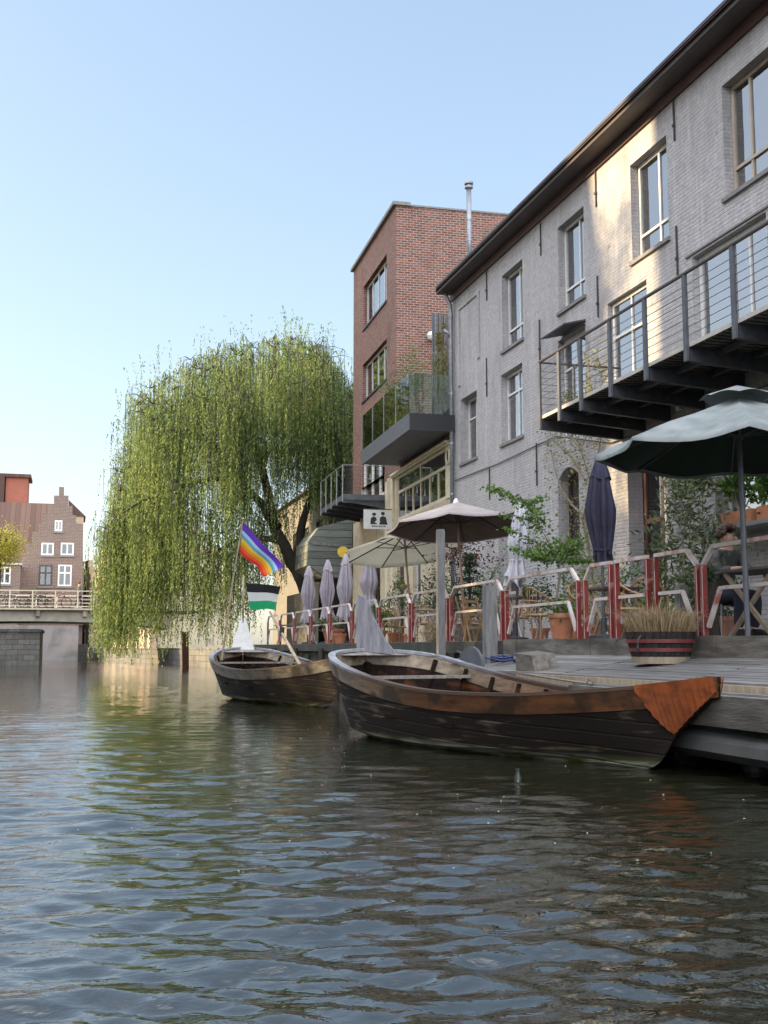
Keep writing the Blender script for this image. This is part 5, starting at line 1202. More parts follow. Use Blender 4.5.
for x in np.arange(-33, 8, 2.8): MB().prism([(x, BY - .22, 3.37), (x + .22, BY - .22, 3.37), (x + .22, BY - .001, 2.9), (x, BY - .001, 2.9)], (0, 0, .001)).box(x, x + .2, BY - .2, BY - .002, 3.0, 3.37).build('bracket', M['bridge_steel'], br)
def bridge_rail(yy):
    rl = MB().box(-34, 8, yy - .03, yy + .03, 4.56, 4.62).box(-34, 8, yy - .015, yy + .015, 3.62, 3.66).build('railing', M['cream_paint'], br)
    for x in np.arange(-33.5, 8, 1.35): MB().box(x - .04, x + .04, yy - .032, yy + .032, 3.52, 4.56).build('post', M['cream_paint'], rl)
    m_ = MB()
    for z in (3.85, 4.08, 4.32): m_.box(-34, 8, yy - .01, yy + .01, z, z + .025)
    m_.build('rail_bars', M['cream_paint'], rl)
bridge_rail(BY - .12); bridge_rail(BY + 7.1)
pr = at(40, 650, 73); 
m_ = MB().box(-34, pr.x, BY + .6, BY + 9, -1.5, 2.05); m_.box(-34, pr.x + .1, BY + .5, BY + 9, 2.051, 2.22)
tag(m_.build('bridge_pier', M['quay_stone'], loc=(-10, BY, 0)), 'grey stone pier under the left end of the bridge', 'pier')
for xx in (-9.6, -7.6): tag(MB().box(xx, xx + .4, BY + 1, BY + 6, 2.22, 2.6).build('bridge_bearing', M['dark_metal'], loc=(xx, BY + 1, 2.22)), 'dark bearing block between pier and girder' + (', left one' if xx < -9 else ', right one'), 'bearing')

# bicycles
def bicycle(label, x, y, z, col, rz=0):
    t = thing('bicycle', label, 'bicycle', (x, y, z), rz, 'bicycles parked on the bridge')
    def w(mb, nm_, mt, par=t): o = mb.build(nm_, mt, None, loc=(0, 0, 0)); o.parent = par; o.location = (0, 0, 0); return o
    for cx in (-.54, .54):
        m_ = MB(); m_.tube([(cx + .33 * math.cos(i * math.pi / 9), 0, .35 + .33 * math.sin(i * math.pi / 9)) for i in range(19)], .035, 6, cap=False); wl_ = w(m_, 'wheel', M['black_plastic'])
        m_ = MB(); 
        for i in range(8): a = i * math.pi / 4; m_.tube([(cx, 0, .35), (cx + .32 * math.cos(a), 0, .35 + .32 * math.sin(a))], .004, 4)
        w(m_, 'spokes', M['zinc'], wl_)
    m_ = MB()
    for a, c in [((-.54, 0, .35), (-.1, 0, .32)), ((-.1, 0, .32), (-.22, 0, .82)), ((-.54, 0, .35), (-.2, 0, .75)), ((-.1, 0, .32), (.38, 0, .78)), ((-.2, 0, .75), (.36, 0, .85)), ((.54, 0, .35), (.36, 0, .98))]: m_.tube([a, c], .032, 6)
    w(m_, 'frame', col); w(MB().tube([(.34, -.26, 1.0), (.38, 0, 1.02), (.34, .26, 1.0)], .014, 6), 'handlebar', M['zinc'])
    w(MB().prism([(-.36, -.07, .88), (-.08, -.02, .88), (-.08, .02, .88), (-.36, .07, .88)], (0, 0, .05)), 'saddle', M['black_plastic'])
    return t
for i_ in (0,): pass
cols = [M['black_plastic'], M['dark_metal'], M['gutter'], M['black_plastic'], M['red_steel']]
for i, (px, lb) in enumerate([(3, 'leftmost parked bicycle on the bridge, cut by the picture edge'), (12, 'dark bicycle second from the left on the bridge'), (34, 'bicycle parked left of the middle railing posts'), (42, 'bicycle close beside another in the middle of the bridge'), (58, 'parked bicycle nearest the walking person')]):
    p = at(px, 600, 72.0); bicycle(lb, p.x, BY + .45 + .25 * (i % 2), 3.52, cols[i], rz=(math.pi if i % 2 else 0) + .15 * (i - 2))

# ------------------------------------------------------------------ people
def skin_body(name, joints, edges, radii, mats, parent, root=0, lvl=2):
    me = bpy.data.meshes.new(name); me.from_pydata([tuple(j) for j in joints], edges, []); me.materials.append(mats)
    o = bpy.data.objects.new(name, me); COL.objects.link(o)
    md = o.modifiers.new('skin', 'SKIN'); md.use_smooth_shade = True
    for i, r in enumerate(radii):
        v = me.skin_vertices[0].data[i]; v.radius = (r, r) if not isinstance(r, tuple) else r; v.use_root = (i == root)
    sm = o.modifiers.new('sub', 'SUBSURF'); sm.levels = lvl; sm.render_levels = lvl
    o.parent = parent; return o
def hand(J, E, Rr, wrist_i, d, side):
    """palm + five fingers continuing from the wrist along d"""
    d = Vector(d).normalized(); s = Vector(side).normalized(); w = Vector(J[wrist_i]); J.append(w + d * .06); Rr.append(.026); pi_ = len(J) - 1; E.append((wrist_i, pi_))
    for k, (off, ln) in enumerate([(-.03, .065), (-.01, .078), (.01, .072), (.03, .058)]):
        b0 = len(J); J += [w + d * .085 + s * off, w + d * (.085 + ln * .5) + s * off + Vector((0, 0, -.006)), w + d * (.085 + ln) + s * off + Vector((0, 0, -.02))]; Rr += [.0095, .0085, .007]; E += [(pi_, b0), (b0, b0 + 1), (b0 + 1, b0 + 2)]
    b0 = len(J); J += [w + d * .04 - s * .04, w + d * .075 - s * .058]; Rr += [.011, .009]; E += [(wrist_i, b0), (b0, b0 + 1)]
# seated person: faces -Y (+ a little +X), forearms on the table
pp = thing('person', 'person with curly brown hair in a dark patterned top sitting at the trestle table', 'person', (7.60, 12.20, TZ), 0); pp.scale = (1.05, 1.05, 1.0)
J = [(0, .08, .50), (0, .06, .68), (0, .02, .88), (0, .0, 1.02), (0, -.02, 1.09), (0, -.045, 1.18), (0, -.05, 1.27)]
Rr = [(.13, .10), (.12, .095), (.14, .10), (.075, .07), .05, .088, .075]; E = [(0, 1), (1, 2), (2, 3), (3, 4), (4, 5), (5, 6)]
for s in (-1, 1):
    b0 = len(J); J += [(s * .17, .0, .98), (s * .23, -.14, .78), (s * .12, -.36, .81)]; Rr += [.06, .045, .030]; E += [(3, b0), (b0, b0 + 1), (b0 + 1, b0 + 2)]
    hand(J, E, Rr, b0 + 2, (-s * .5, -.9, 0), (1, 0, 0))
    b0 = len(J); J += [(s * .09, .04, .50), (s * .11, -.36, .50), (s * .11, -.30, .08), (s * .11, -.44, .04)]; Rr += [.09, .065, .045, .035]; E += [(0, b0), (b0, b0 + 1), (b0 + 1, b0 + 2), (b0 + 2, b0 + 3)]
skin_body('body', J, E, Rr, M['skin'], pp)
Js = J[:5]; Js = [J[0], J[1], J[2], J[3], (0, -.012, 1.055)]; Rs = [(.145, .115), (.14, .11), (.16, .115), (.095, .085), .058]; Es = [(0, 1), (1, 2), (2, 3), (3, 4)]
for s in (-1, 1): b0 = len(Js); Js += [(s * .17, .0, .98), (s * .23, -.14, .78), (s * .15, -.30, .805)]; Rs += [.075, .06, .048]; Es += [(3, b0), (b0, b0 + 1), (b0 + 1, b0 + 2)]
skin_body('shirt', Js, Es, Rs, M['dark_cloth'], pp)
Jt = [(0, .07, .50)]; Rt = [(.14, .12)]; Et = []
for s in (-1, 1): b0 = len(Jt); Jt += [(s * .09, .02, .50), (s * .11, -.36, .50), (s * .11, -.31, .10)]; Rt += [.10, .08, .06]; Et += [(0, b0), (b0, b0 + 1), (b0 + 1, b0 + 2)]
skin_body('trousers', Jt, Et, Rt, M['jeans'], pp)
def facebits(par, c, f, scale=1):
    c = Vector(c); f = Vector(f).normalized(); r = Vector((-f.y, f.x, 0))
    q = MB(); q.prism([c + f * .085 + Vector((0, 0, .02)), c + f * .115 + Vector((0, 0, -.022)), c + f * .08 + Vector((0, 0, -.03))], r * .022); MB.build(q, 'nose', M['skin'], None, loc=(0, 0, 0)).parent = par
    for s in (-1, 1):
        q = MB(); q.lathe(c + f * .078 + r * s * .032 + Vector((0, 0, .018)), [(.001, -.008), (.010, 0), (.001, .008)], 8); MB.build(q, 'eye', M['black_plastic'], None, loc=(0, 0, 0)).parent = par
        q = MB(); q.lathe(c + r * s * .088 + Vector((0, 0, -.005)), [(.002, -.03), (.014, -.02), (.016, .02), (.002, .03)], 8); MB.build(q, 'ear', M['skin'], None, loc=(0, 0, 0)).parent = par
    q = MB(); q.obox(c + f * .084 + Vector((0, 0, -.055)), (.035, .008, .008), rz=math.atan2(f.y, f.x) - math.pi / 2); MB.build(q, 'mouth', pm('lips', (0.36, 0.12, 0.10), rough=.5), None, loc=(0, 0, 0)).parent = par
facebits(pp, (0, -.05, 1.21), (.45, -.89, -.1))
hm = MB(); rg = random.Random(8)
for i in range(150):
    th = rg.uniform(0, 6.28); ph = rg.uniform(-.25, 1.5); d = Vector((math.cos(th) * math.cos(ph), math.sin(th) * math.cos(ph), math.sin(ph)))
    if d.dot(Vector((.45, -.89, 0))) > .22 and d.z < .62: continue
    c = Vector((0, -.04, 1.245)) + d * Vector((1, 1, 1)).length * .062; r = rg.uniform(.022, .04)
    hm.lathe(c, [(.002, -r), (r * .8, -r * .55), (r, 0), (r * .8, r * .55), (.002, r)], 7)
o = hm.build('hair', M['hair'], None, smooth=True, loc=(0, 0, 0)); o.parent = pp
for s in (-1, 1):
    for par, yy in ((pp, -.38),):
        o = MB().prism([(s * .11 - .04, yy + .09, 0.005), (s * .11 - .04, yy - .13, 0.005), (s * .11 - .035, yy - .15, .04), (s * .11 - .04, yy - .04, .09), (s * .11 - .04, yy + .09, .11)], (.08, 0, 0)).build('shoe', M['black_plastic'], None, loc=(0, 0, 0)); o.parent = par
pp.rotation_euler = (0, 0, math.radians(8))

# walking person on the bridge
p = at(79, 600, 71.8)
wp = thing('person', 'person in a dark jacket with white patches walking over the bridge', 'person', (p.x, BY + 1.6, 3.52), math.radians(100))
J = [(0, 0, .92), (0, .01, 1.12), (0, .02, 1.35), (0, .02, 1.46), (0, 0, 1.52), (0, -.01, 1.60), (0, -.01, 1.70)]; Rr = [(.13, .10), (.12, .09), (.15, .10), (.08, .07), .05, .085, .075]; E = [(0, 1), (1, 2), (2, 3), (3, 4), (4, 5), (5, 6)]
for s in (-1, 1):
    b0 = len(J); J += [(s * .19, .02, 1.40), (s * .24, .05 * s, 1.12), (s * .22, -.16 * s - .05, .92)]; Rr += [.06, .045, .032]; E += [(3, b0), (b0, b0 + 1), (b0 + 1, b0 + 2)]; hand(J, E, Rr, b0 + 2, (0, -.2, -1), (0, 1, 0))
    b0 = len(J); J += [(s * .09, 0, .88), (s * .1, -.16 * s, .48), (s * .1, -.20 * s + .08, .09), (s * .1, -.20 * s - .06, .04)]; Rr += [.095, .065, .045, .035]; E += [(0, b0), (b0, b0 + 1), (b0 + 1, b0 + 2), (b0 + 2, b0 + 3)]
skin_body('body', J, E, Rr, M['skin'], wp)
Js = [J[0], J[1], J[2], J[3]]; Rs = [(.16, .125), (.155, .12), (.18, .125), (.1, .09)]; Es = [(0, 1), (1, 2), (2, 3)]
for s in (-1, 1): b0 = len(Js); Js += [(s * .19, .02, 1.40), (s * .24, .05 * s, 1.12), (s * .22, -.14 * s - .045, .96)]; Rs += [.085, .07, .05]; Es += [(3, b0), (b0, b0 + 1), (b0 + 1, b0 + 2)]
skin_body('jacket', Js, Es, Rs, M['dark_cloth'], wp)
Jt = [(0, 0, .90)]; Rt = [(.145, .12)]; Et = []
for s in (-1, 1): b0 = len(Jt); Jt += [(s * .09, 0, .86), (s * .1, -.16 * s, .48), (s * .1, -.20 * s + .08, .12)]; Rt += [.105, .08, .06]; Et += [(0, b0), (b0, b0 + 1), (b0 + 1, b0 + 2)]
skin_body('trousers', Jt, Et, Rt, M['jeans'], wp)
o = MB().lathe((0, .01, 1.66), [(.09, -.03), (.1, .03), (.08, .09), (.02, .125)], 12).build('hair', M['hair'], None, smooth=True, loc=(0, 0, 0)); o.parent = wp; facebits(wp, (0, -.01, 1.63), (0, -1, 0))

# ------------------------------------------------------------------ far houses beyond the bridge
def zy(py, D): return at(40, py, D).z
def flatpoly(pts, D, th, y_off=0):
    return [at(x, y, D) for x, y in pts]
D = 108
gt = thing('stepped_gable_house', 'brown brick house with stepped gable and white framed windows beyond the bridge', 'house', at(52, 620, D))
Yg = at(52, 600, D).y
def gx(px): return at(px, 600, D).x
def front(pts): # polygon of picture bearings turned into the plane y=Yg
    out = []
    for x, y in pts:
        d = ray(x, y); t_ = Yg / d.y; out.append(Vector((d.x * t_, Yg, H + d.z * t_)))
    return out
poly = [(21, 625), (21, 553), (26, 553), (26, 543), (32, 543), (32, 532), (38, 532), (38, 523), (43, 523), (43, 514), (48, 514), (48, 505), (54, 505), (54, 495.5), (59, 495.5), (59, 487), (64, 487), (64, 495.5), (68.5, 495.5), (68.5, 506), (72.5, 506), (72.5, 515), (76, 515), (76, 524), (83, 524), (83, 625)]
pts = front(poly)
MB().prism(pts[::-1], (0, .6, 0)).build('gable_wall', M['far_brick'], gt)
a, c = front([(22, 560), (83, 535)]); base = front([(21, 640), (83, 640)])
rf = front([(24, 556), (61, 497), (83, 534)])
MB().prism(rf, (0, 11, 0)).build('roof', M['far_roof'], gt) if False else None
m_ = MB(); P_ = [Vector((v.x, v.y + .61, v.z)) for v in front([(22, 558), (60, 500), (82, 530)])]; m_.prism(P_, (0, 11, 0)); m_.build('roof', M['far_roof'], gt)
m_ = MB(); a, c = front([(22, 640), (82, 640)]); m_.box(a.x, c.x, Yg + .61, Yg + 11.5, 0, front([(40, 560)])[0].z); m_.build('body', M['far_brick'], gt)
def fwin(parent, x0, x1, y0, y1, vs=1, hs=0, mat=None, pane='pane_far'):
    A_, B_ = front([(x0, y1), (x1, y0)]); w = .14
    f = MB().box(A_.x, B_.x, Yg - .06, Yg - .002, A_.z, A_.z + w).box(A_.x, B_.x, Yg - .06, Yg - .002, B_.z - w, B_.z).box(A_.x, A_.x + w, Yg - .059, Yg - .003, A_.z + w, B_.z - w).box(B_.x - w, B_.x, Yg - .059, Yg - .003, A_.z + w, B_.z - w)
    for i in range(vs): xc = A_.x + (B_.x - A_.x) * (i + 1) / (vs + 1); f.box(xc - .07, xc + .07, Yg - .058, Yg - .004, A_.z + w, B_.z - w)
    for i in range(hs): zc = A_.z + (B_.z - A_.z) * .62; f.box(A_.x + w, B_.x - w, Yg - .062, Yg - .008, zc - .07, zc + .07)
    wd = f.build('window', mat or M['white_paint'], parent); MB().box(A_.x + .05, B_.x - .05, Yg - .03, Yg - .02, A_.z + .05, B_.z - .05).build('pane', M[pane], wd)
    MB().box(A_.x - .15, B_.x + .15, Yg - .1, Yg - .001, A_.z - .18, A_.z - .005).build('sill', M['stone'], wd)
fwin(gt, 54.5, 62.5, 520.5, 531); fwin(gt, 41, 54, 543, 555, 1); fwin(gt, 60.5, 74, 543, 555, 1); fwin(gt, 38.5, 52.5, 565, 586, 1, 1, M['gutter'], 'pane_far'); fwin(gt, 57.5, 72, 565, 586, 1, 1)
# chimney stack / lit piece at the right shoulder is the next roof
lh = thing('long_roofed_house', 'house with long brown tiled roof left of the stepped gable', 'house', at(5, 620, 114))
m_ = MB(); A_ = at(-60, 560, 112); B_ = at(56, 560, 112); Rz = at(0, 503, 118).z; ez = at(0, 563, 112).z
m_.add([(A_.x, B_.y, ez), (B_.x, B_.y, ez), (B_.x, B_.y + 7, Rz), (A_.x, B_.y + 7, Rz), (B_.x, B_.y + 14, ez), (A_.x, B_.y + 14, ez)], [(0, 1, 2, 3), (3, 2, 4, 5), (1, 4, 2), (0, 3, 5), (0, 5, 4, 1)]); m_.build('roof', M['far_roof'], lh)
MB().box(A_.x + .2, B_.x - .2, B_.y + .3, B_.y + 13.5, 0, ez - .02).build('wall', M['far_brick'], lh)
a = at(5, 505, 121); c = at(28, 477, 121); 
dm = MB().box(a.x, c.x, a.y, a.y + 4, a.z - 3, c.z).build('dormer_wall', M['orange_wall'], lh)
MB().box(a.x - 6, c.x + .3, a.y - .3, a.y + 4.5, c.z + .002, c.z + .35).prism([(a.x - .1, a.y - .31, c.z), (a.x - .1, a.y - .31, a.z - 1), (a.x - 3, a.y - .31, a.z - 1), (a.x - 2, a.y - .31, c.z)], (0, 4, 0)).build('dormer_roof', M['far_roof'], dm)
sh = thing('low_brick_house', 'low brick house with white coping left of the stepped gable', 'house', at(8, 620, 104))
a = at(-60, 600, 104); c = at(20.5, 563, 104); Yk = Yg; Yg_old = Yg; Yg = c.y
MB().box(a.x, c.x, c.y, c.y + 3.2, 1.2, c.z - .2).build('wall', M['far_brick'], sh); MB().box(a.x, c.x + .1, c.y - .12, c.y + 3.3, c.z - .19, c.z).build('coping', M['white_render'], sh)
fwin(sh, -2, 11, 567, 584, 1, 1); fwin(sh, -22, -8, 567, 584, 1, 1); Yg = Yg_old
# house with the lit side right behind the stepped gable
k2h = thing('orange_brick_house', 'sunlit orange brick house end showing right of the stepped gable', 'house', at(76, 620, 116))
a = at(66, 600, 116); c = at(84, 510, 116); m_ = MB(); m_.box(a.x, c.x, a.y, a.y + 6, 1.2, at(76, 516, 116).z); m_.build('wall', M['cream_brick'], k2h)
MB().prism([(a.x, a.y - .1, at(76, 516, 116).z), (c.x + .2, a.y - .1, at(76, 516, 116).z), ((a.x + c.x) / 2 - .8, a.y - .1, at(76, 500, 116).z)], (0, 6, 0)).build('roof', M['far_roof'], k2h)
# quay wall under the gabled house
m_ = MB(); a = at(45, 650, 99); c = at(78, 650, 99); m_.box(a.x - 20, c.x, a.y, a.y + 4, -1.5, 3.0); tag(m_.build('quay_wall', pm('grey_wall', (0.30, 0.28, 0.28), (0.22, 0.21, 0.21), scale=.8, rough=.9, c3=(0.10, 0.10, 0.09), s3=.5), loc=(a.x, a.y, 0)), 'plain grey quay wall seen under the bridge', 'wall')
# row of sunlit cream houses along the canal beyond the bridge
PA = at(150, 650, 86); PB = at(77, 650, 116); PA.z = PB.z = 0; u = (PB - PA); Ltot = u.length; u.normalize(); nrm = Vector((-u.y, u.x, 0))
if nrm.x > 0: nrm = -nrm
labs = ['cream stepped gable house nearest the willow', 'cream gabled house second from the willow', 'cream gabled house with pale stone bands beyond the bridge', 'cream house at the far end of the row']
for i in range(4):
    s0 = Ltot * i / 4; s1 = Ltot * (i + 1) / 4 - .06; W = s1 - s0; hgt = [9.2, 8.0, 9.4, 9.0][i]
    t = thing('canal_house', labs[i], 'house', PA + u * (s0 + W / 2), 0, 'cream canal houses beyond the bridge')
    def Q(s, z, o=0): v = PA + u * (s0 + s) + nrm * o; return Vector((v.x, v.y, z))
    st = [Q(0, -.8), Q(W, -.8), Q(W, hgt - 3)]; 
    nst = 5
    for q in range(nst): st += [Q(W - W * .5 * q / nst, hgt - 3 + 3.6 * q / nst), Q(W - W * .5 * (q + .0) / nst, hgt - 3 + 3.6 * (q + 1) / nst)]
    for q in range(nst - 1, -1, -1): st += [Q(W * .5 * q / nst, hgt - 3 + 3.6 * (q + 1) / nst), Q(W * .5 * q / nst, hgt - 3 + 3.6 * q / nst)]
    m_ = MB(); m_.prism(st, -nrm * .5); m_.build('gable_wall', M['cream_brick'] if i != 1 else M['cream'], t)
    m_ = MB(); m_.prism([Q(.2, -.8, -.51), Q(W - .2, -.8, -.51), Q(W - .2, hgt - 3, -.51), Q(W / 2, hgt - .1, -.51), Q(.2, hgt - 3, -.51)], -nrm * 6); m_.build('body', M['cream'], t)
    for zc in (.9, 3.9, 6.2):
        for j in range(3):
            sc0 = W * (j + .5) / 3; ww = .5; f = MB()
            if zc > 5 and j != 1: continue
            f.prism([Q(sc0 - ww, zc, .05), Q(sc0 + ww, zc, .05), Q(sc0 + ww, zc + 1.7, .05), Q(sc0 + ww * .5, zc + 1.95, .05), Q(sc0 - ww * .5, zc + 1.95, .05), Q(sc0 - ww, zc + 1.7, .05)], -nrm * .049); w_ = f.build('window', M['white_render'], t)
            f = MB(); 
            for q in (0, 1): f.prism([Q(sc0 - ww + .08 + q * .46, zc + .1, .056), Q(sc0 - .04 + q * .46, zc + .1, .056), Q(sc0 - .04 + q * .46, zc + 1.65, .056), Q(sc0 - ww + .08 + q * .46, zc + 1.65, .056)], -nrm * .005)
            f.build('pane', M['dark_room'], w_)

# ------------------------------------------------------------------ the weeping willow
wr = random.Random(21)
DW = 50.0
wbase = at(322, 640, DW)
wt = thing('weeping_willow', 'big weeping willow with long yellow green strands hanging over the canal', 'tree', (wbase.x, wbase.y, 1.0))
def wp_(px, py, dD=0): return at(px, py, DW + dD)
LIMBS = [([(325, 650, 0), (316, 610, 0), (303, 585, -.2), (290, 560, 0), (276, 530, 0), (268, 500, 0), (262, 465, .4), (250, 430, .5), (243, 400, .2), (246, 375, 0), (252, 352, 0)], .50, .06),
         ([(298, 575, 0), (300, 545, -.3), (306, 515, -.6), (318, 480, -1), (331, 460, -1.4), (341, 452, -1.6)], .30, .06),
         ([(276, 530, 0), (262, 505, -1), (240, 480, -2), (222, 455, -2.6), (205, 430, -3), (190, 400, -3)], .26, .05),
         ([(262, 465, .4), (275, 430, .8), (290, 400, 1.2), (305, 375, 1.4), (318, 352, 1.2)], .24, .05),
         ([(280, 540, 0), (250, 535, 1), (220, 548, 1.5), (198, 572, 2)], .16, .04),
         ([(250, 430, .5), (225, 405, 0), (200, 396, -.5), (178, 400, -.8), (160, 420, -1)], .20, .04),
         ([(240, 480, -2), (205, 480, -2.5), (170, 490, -3), (140, 500, -3), (122, 512, -3)], .16, .04),
         ([(243, 400, .2), (228, 378, -.5), (212, 368, -1), (202, 372, -1)], .14, .04),
         ([(290, 400, 1.2), (280, 365, .5), (285, 345, .2)], .12, .04)]
m_ = MB()
for pts, r0, r1 in LIMBS:
    P3 = [wp_(*q) + Vector((wr.gauss(0, .06), 0, wr.gauss(0, .06))) for q in pts]; n = len(P3)
    # subdivide
    Q3 = []
    for i in range(n - 1): Q3 += [P3[i], P3[i].lerp(P3[i + 1], .5) + Vector((wr.gauss(0, .05), wr.gauss(0, .05), wr.gauss(0, .05)))]
    Q3.append(P3[-1]); m_.tube(Q3, [r0 + (r1 - r0) * (i / (len(Q3) - 1)) ** .6 for i in range(len(Q3))], 8)
tr_ = m_.build('trunk', M['bark'], wt, smooth=True)
lf = MB(); tw = MB()
def bottom(px):
    T = [(98, 640), (112, 655), (130, 650), (165, 664), (200, 655), (225, 655), (250, 645), (272, 610), (300, 560), (320, 520), (340, 500), (360, 470)]
    for (a, ya), (b_, yb) in zip(T[:-1], T[1:]):
        if px <= b_: return ya + (yb - ya) * max(0, (px - a)) / (b_ - a)
    return 470
def top(px):
    T = [(98, 540), (110, 525), (120, 500), (124, 440), (133, 400), (152, 374), (178, 356), (205, 346), (232, 338), (260, 333), (285, 326), (305, 330), (325, 342), (345, 364), (358, 395)]
    for (a, ya), (b_, yb) in zip(T[:-1], T[1:]):
        if px <= b_: return ya + (yb - ya) * max(0, (px - a)) / (b_ - a)
    return 395
def strand(p, L, jit=.0):
    """hanging string of narrow leaves, first arching outwards"""
    o = Vector((wr.gauss(0, 1), wr.gauss(0, 1), 0)).normalized() * wr.uniform(.1, .45)
    n = max(3, int(L / .115)); prev = p; sway = Vector((wr.gauss(0, .05), wr.gauss(0, .05), 0))
    pts = []
    for i in range(n + 1):
        f = i / n; q = p + o * (1 - (1 - f) ** 3) + sway * f * L * .5 + Vector((0, 0, -L * f + .18 * math.sin(math.pi * min(1, f * 4)) * .6)); pts.append(q)
        if q.z < .08: break
        if wr.random() < .93:
            a = wr.uniform(0, 6.28); ln = wr.uniform(.10, .20); d = Vector((math.cos(a) * .55, math.sin(a) * .55, -1)).normalized() * ln; s = Vector((-math.sin(a), math.cos(a), 0)) * wr.uniform(.017, .032)
            lf.add([q, q + d * .5 + s, q + d, q + d * .5 - s], [(0, 1, 2, 3)])
            if wr.random() < .5:
                a += 2.5; d = Vector((math.cos(a) * .7, math.sin(a) * .7, -.8)).normalized() * ln * .8; s = Vector((-math.sin(a), math.cos(a), 0)) * .02
                lf.add([q, q + d * .5 + s, q + d, q + d * .5 - s], [(0, 1, 2, 3)])
nb = 0
while nb < 600:
    px = wr.uniform(109, 358); tp_ = top(px); bt = bottom(px)
    # depth of the crown at this bearing
    cx = 240; wd = 125; e = max(0, 1 - ((px - cx) / wd) ** 2) ** .5; dd = wr.uniform(-1, 1) * 4.6 * max(.25, e)
    # domed: near/far edges start lower
    lift = 40 * (abs(dd) / 4.6) ** 2
    f = wr.random() ** 1.7; y0 = tp_ + 6 + lift + f * (bt - tp_ - lift) * .72
    if px > 300 and y0 > 470: continue
    if 285 < px < 312 and 470 < y0 < 560: continue
    hole = math.sin(px * .075 + 1) * math.sin(y0 * .055 + .6 * dd)
    if hole > .68: continue
    if 252 < px < 306 and 425 < y0 < 620 and dd < .8 and wr.random() < .85: continue
    if 190 < px < 236 and 420 < y0 < 470 and dd < .5 and wr.random() < .5: continue
    nb += 1
    c = at(px, y0, DW + dd); ns = wr.randint(10, 18); room = (bt - y0) / 22.8
    base = wr.uniform(1.4, 4.2)
    if abs(dd) > 2.5 or px < 140: base *= 1.3
    # twig fanning out to the strand heads
    for s in range(ns):
        h = c + Vector((wr.gauss(0, .34), wr.gauss(0, .34), wr.gauss(0, .22))); L = min(base * wr.uniform(.55, 1.2), max(.6, room * wr.uniform(.75, 1.05)))
        strand(h, L)
        if s % 3 == 0: tw.tube([c + Vector((0, 0, -.1)), c.lerp(h, .6) + Vector((0, 0, .08)), h, h + Vector((0, 0, -L * .6))], [.018, .014, .010, .006], 4, cap=False)
# wispy leader shoots above the crown
for px, py, L in [(285, 318, 1.6), (292, 312, 1.9), (300, 316, 1.8), (310, 322, 1.5), (318, 325, 1.5), (270, 328, 1.3), (170, 348, 1.4), (140, 362, 1.5), (128, 392, 2.2), (330, 330, 1.6), (120, 420, 2.6), (118, 470, 2.6), (205, 332, 1.2), (235, 322, 1.2)]:
    c = at(px, py, DW)
    for s in range(7): strand(c + Vector((wr.gauss(0, .35), wr.gauss(0, .3), wr.gauss(0, .2))), L * wr.uniform(.6, 1.1))
cr = lf.build('crown', M['willow'], wt); tw.build('twigs', M['bark'], wt)

# ------------------------------------------------------------------ helpers for the smaller plants
def crown_points(c, rad, n, rg, clumps=None, hollow=.45):
    c = Vector(c); out = []
    if clumps is None: clumps = max(4, int(n / 60))
    C = []
    for i in range(clumps):
        d = Vector((rg.gauss(0, 1), rg.gauss(0, 1), rg.gauss(0, 1))).normalized(); f = hollow + (1 - hollow) * rg.random(); C.append((Vector((d.x * rad[0] * f, d.y * rad[1] * f, d.z * rad[2] * f)), rg.uniform(.16, .34)))
    for i in range(n):
        q, s = rg.choice(C); out.append(c + q + Vector((rg.gauss(0, s * rad[0]), rg.gauss(0, s * rad[1]), rg.gauss(0, s * rad[2]))))
    return out
def bush(parent, c, rad, n, size, mat, seed, asp=.5, droop=0, name='foliage', stems=8, stem_mat=None, root=None):
    rg = random.Random(seed); m_ = MB(); pts = crown_points(c, rad, n, rg)
    for p in pts: m_.leaf(p, size * rg.uniform(.6, 1.3), asp, droop=droop, rg=rg)
    o = m_.build(name, mat, parent)
    if root is not None:
        s_ = MB(); root = Vector(root)
        for i in range(stems):
            q = pts[rg.randrange(len(pts))]; s_.tube([root, root.lerp(q, .5) + Vector((rg.gauss(0, rad[0] * .1), rg.gauss(0, rad[1] * .1), 0)), q], [.014, .009, .004], 5, cap=False)
        s_.build('stems', stem_mat or M['pale_bark'], parent)
    return o
def pot(parent, x, y, z, r, h, mat=None, name='pot'):
    MB().lathe((x, y, z), [(r * .68, 0), (r * .95, h * .82), (r * 1.06, h * .82), (r * 1.08, h), (r * .95, h), (r * .9, h * .9), (.01, h * .88)], 22).build(name, mat or M['terracotta'], parent, smooth=False)

# big terracotta pot with the branching shrub
p = onX(562, 640, 7.12); t = thing('potted_shrub', 'big terracotta pot with low greenery and a wide branching shrub with flat green sprays', 'potted plant', (p.x, p.y, TZ))
pot(t, p.x, p.y, TZ, .205, .40); bush(t, (p.x, p.y, TZ + .48), (.25, .25, .13), 420, .07, M['leaf_green'], 31)
rg = random.Random(5); br_ = MB(); fo_ = MB()
top0 = Vector((p.x, p.y, TZ + .4)); Dp = p.x * math.sin(YAW) + p.y * math.cos(YAW)
def spray(a, b_, w, n, size, mb):
    d = b_ - a
    for i in range(n):
        f = rg.random(); q = a + d * f + Vector((rg.gauss(0, w), rg.gauss(0, w), rg.gauss(0, w * .35))); mb.leaf(q, size * rg.uniform(.6, 1.2), .6, rg=rg)
trunk_pts = [top0, at(556, 600, Dp), at(560, 575, Dp), at(556, 555, Dp)]
br_.tube(trunk_pts, [.025, .02, .018, .015], 6)
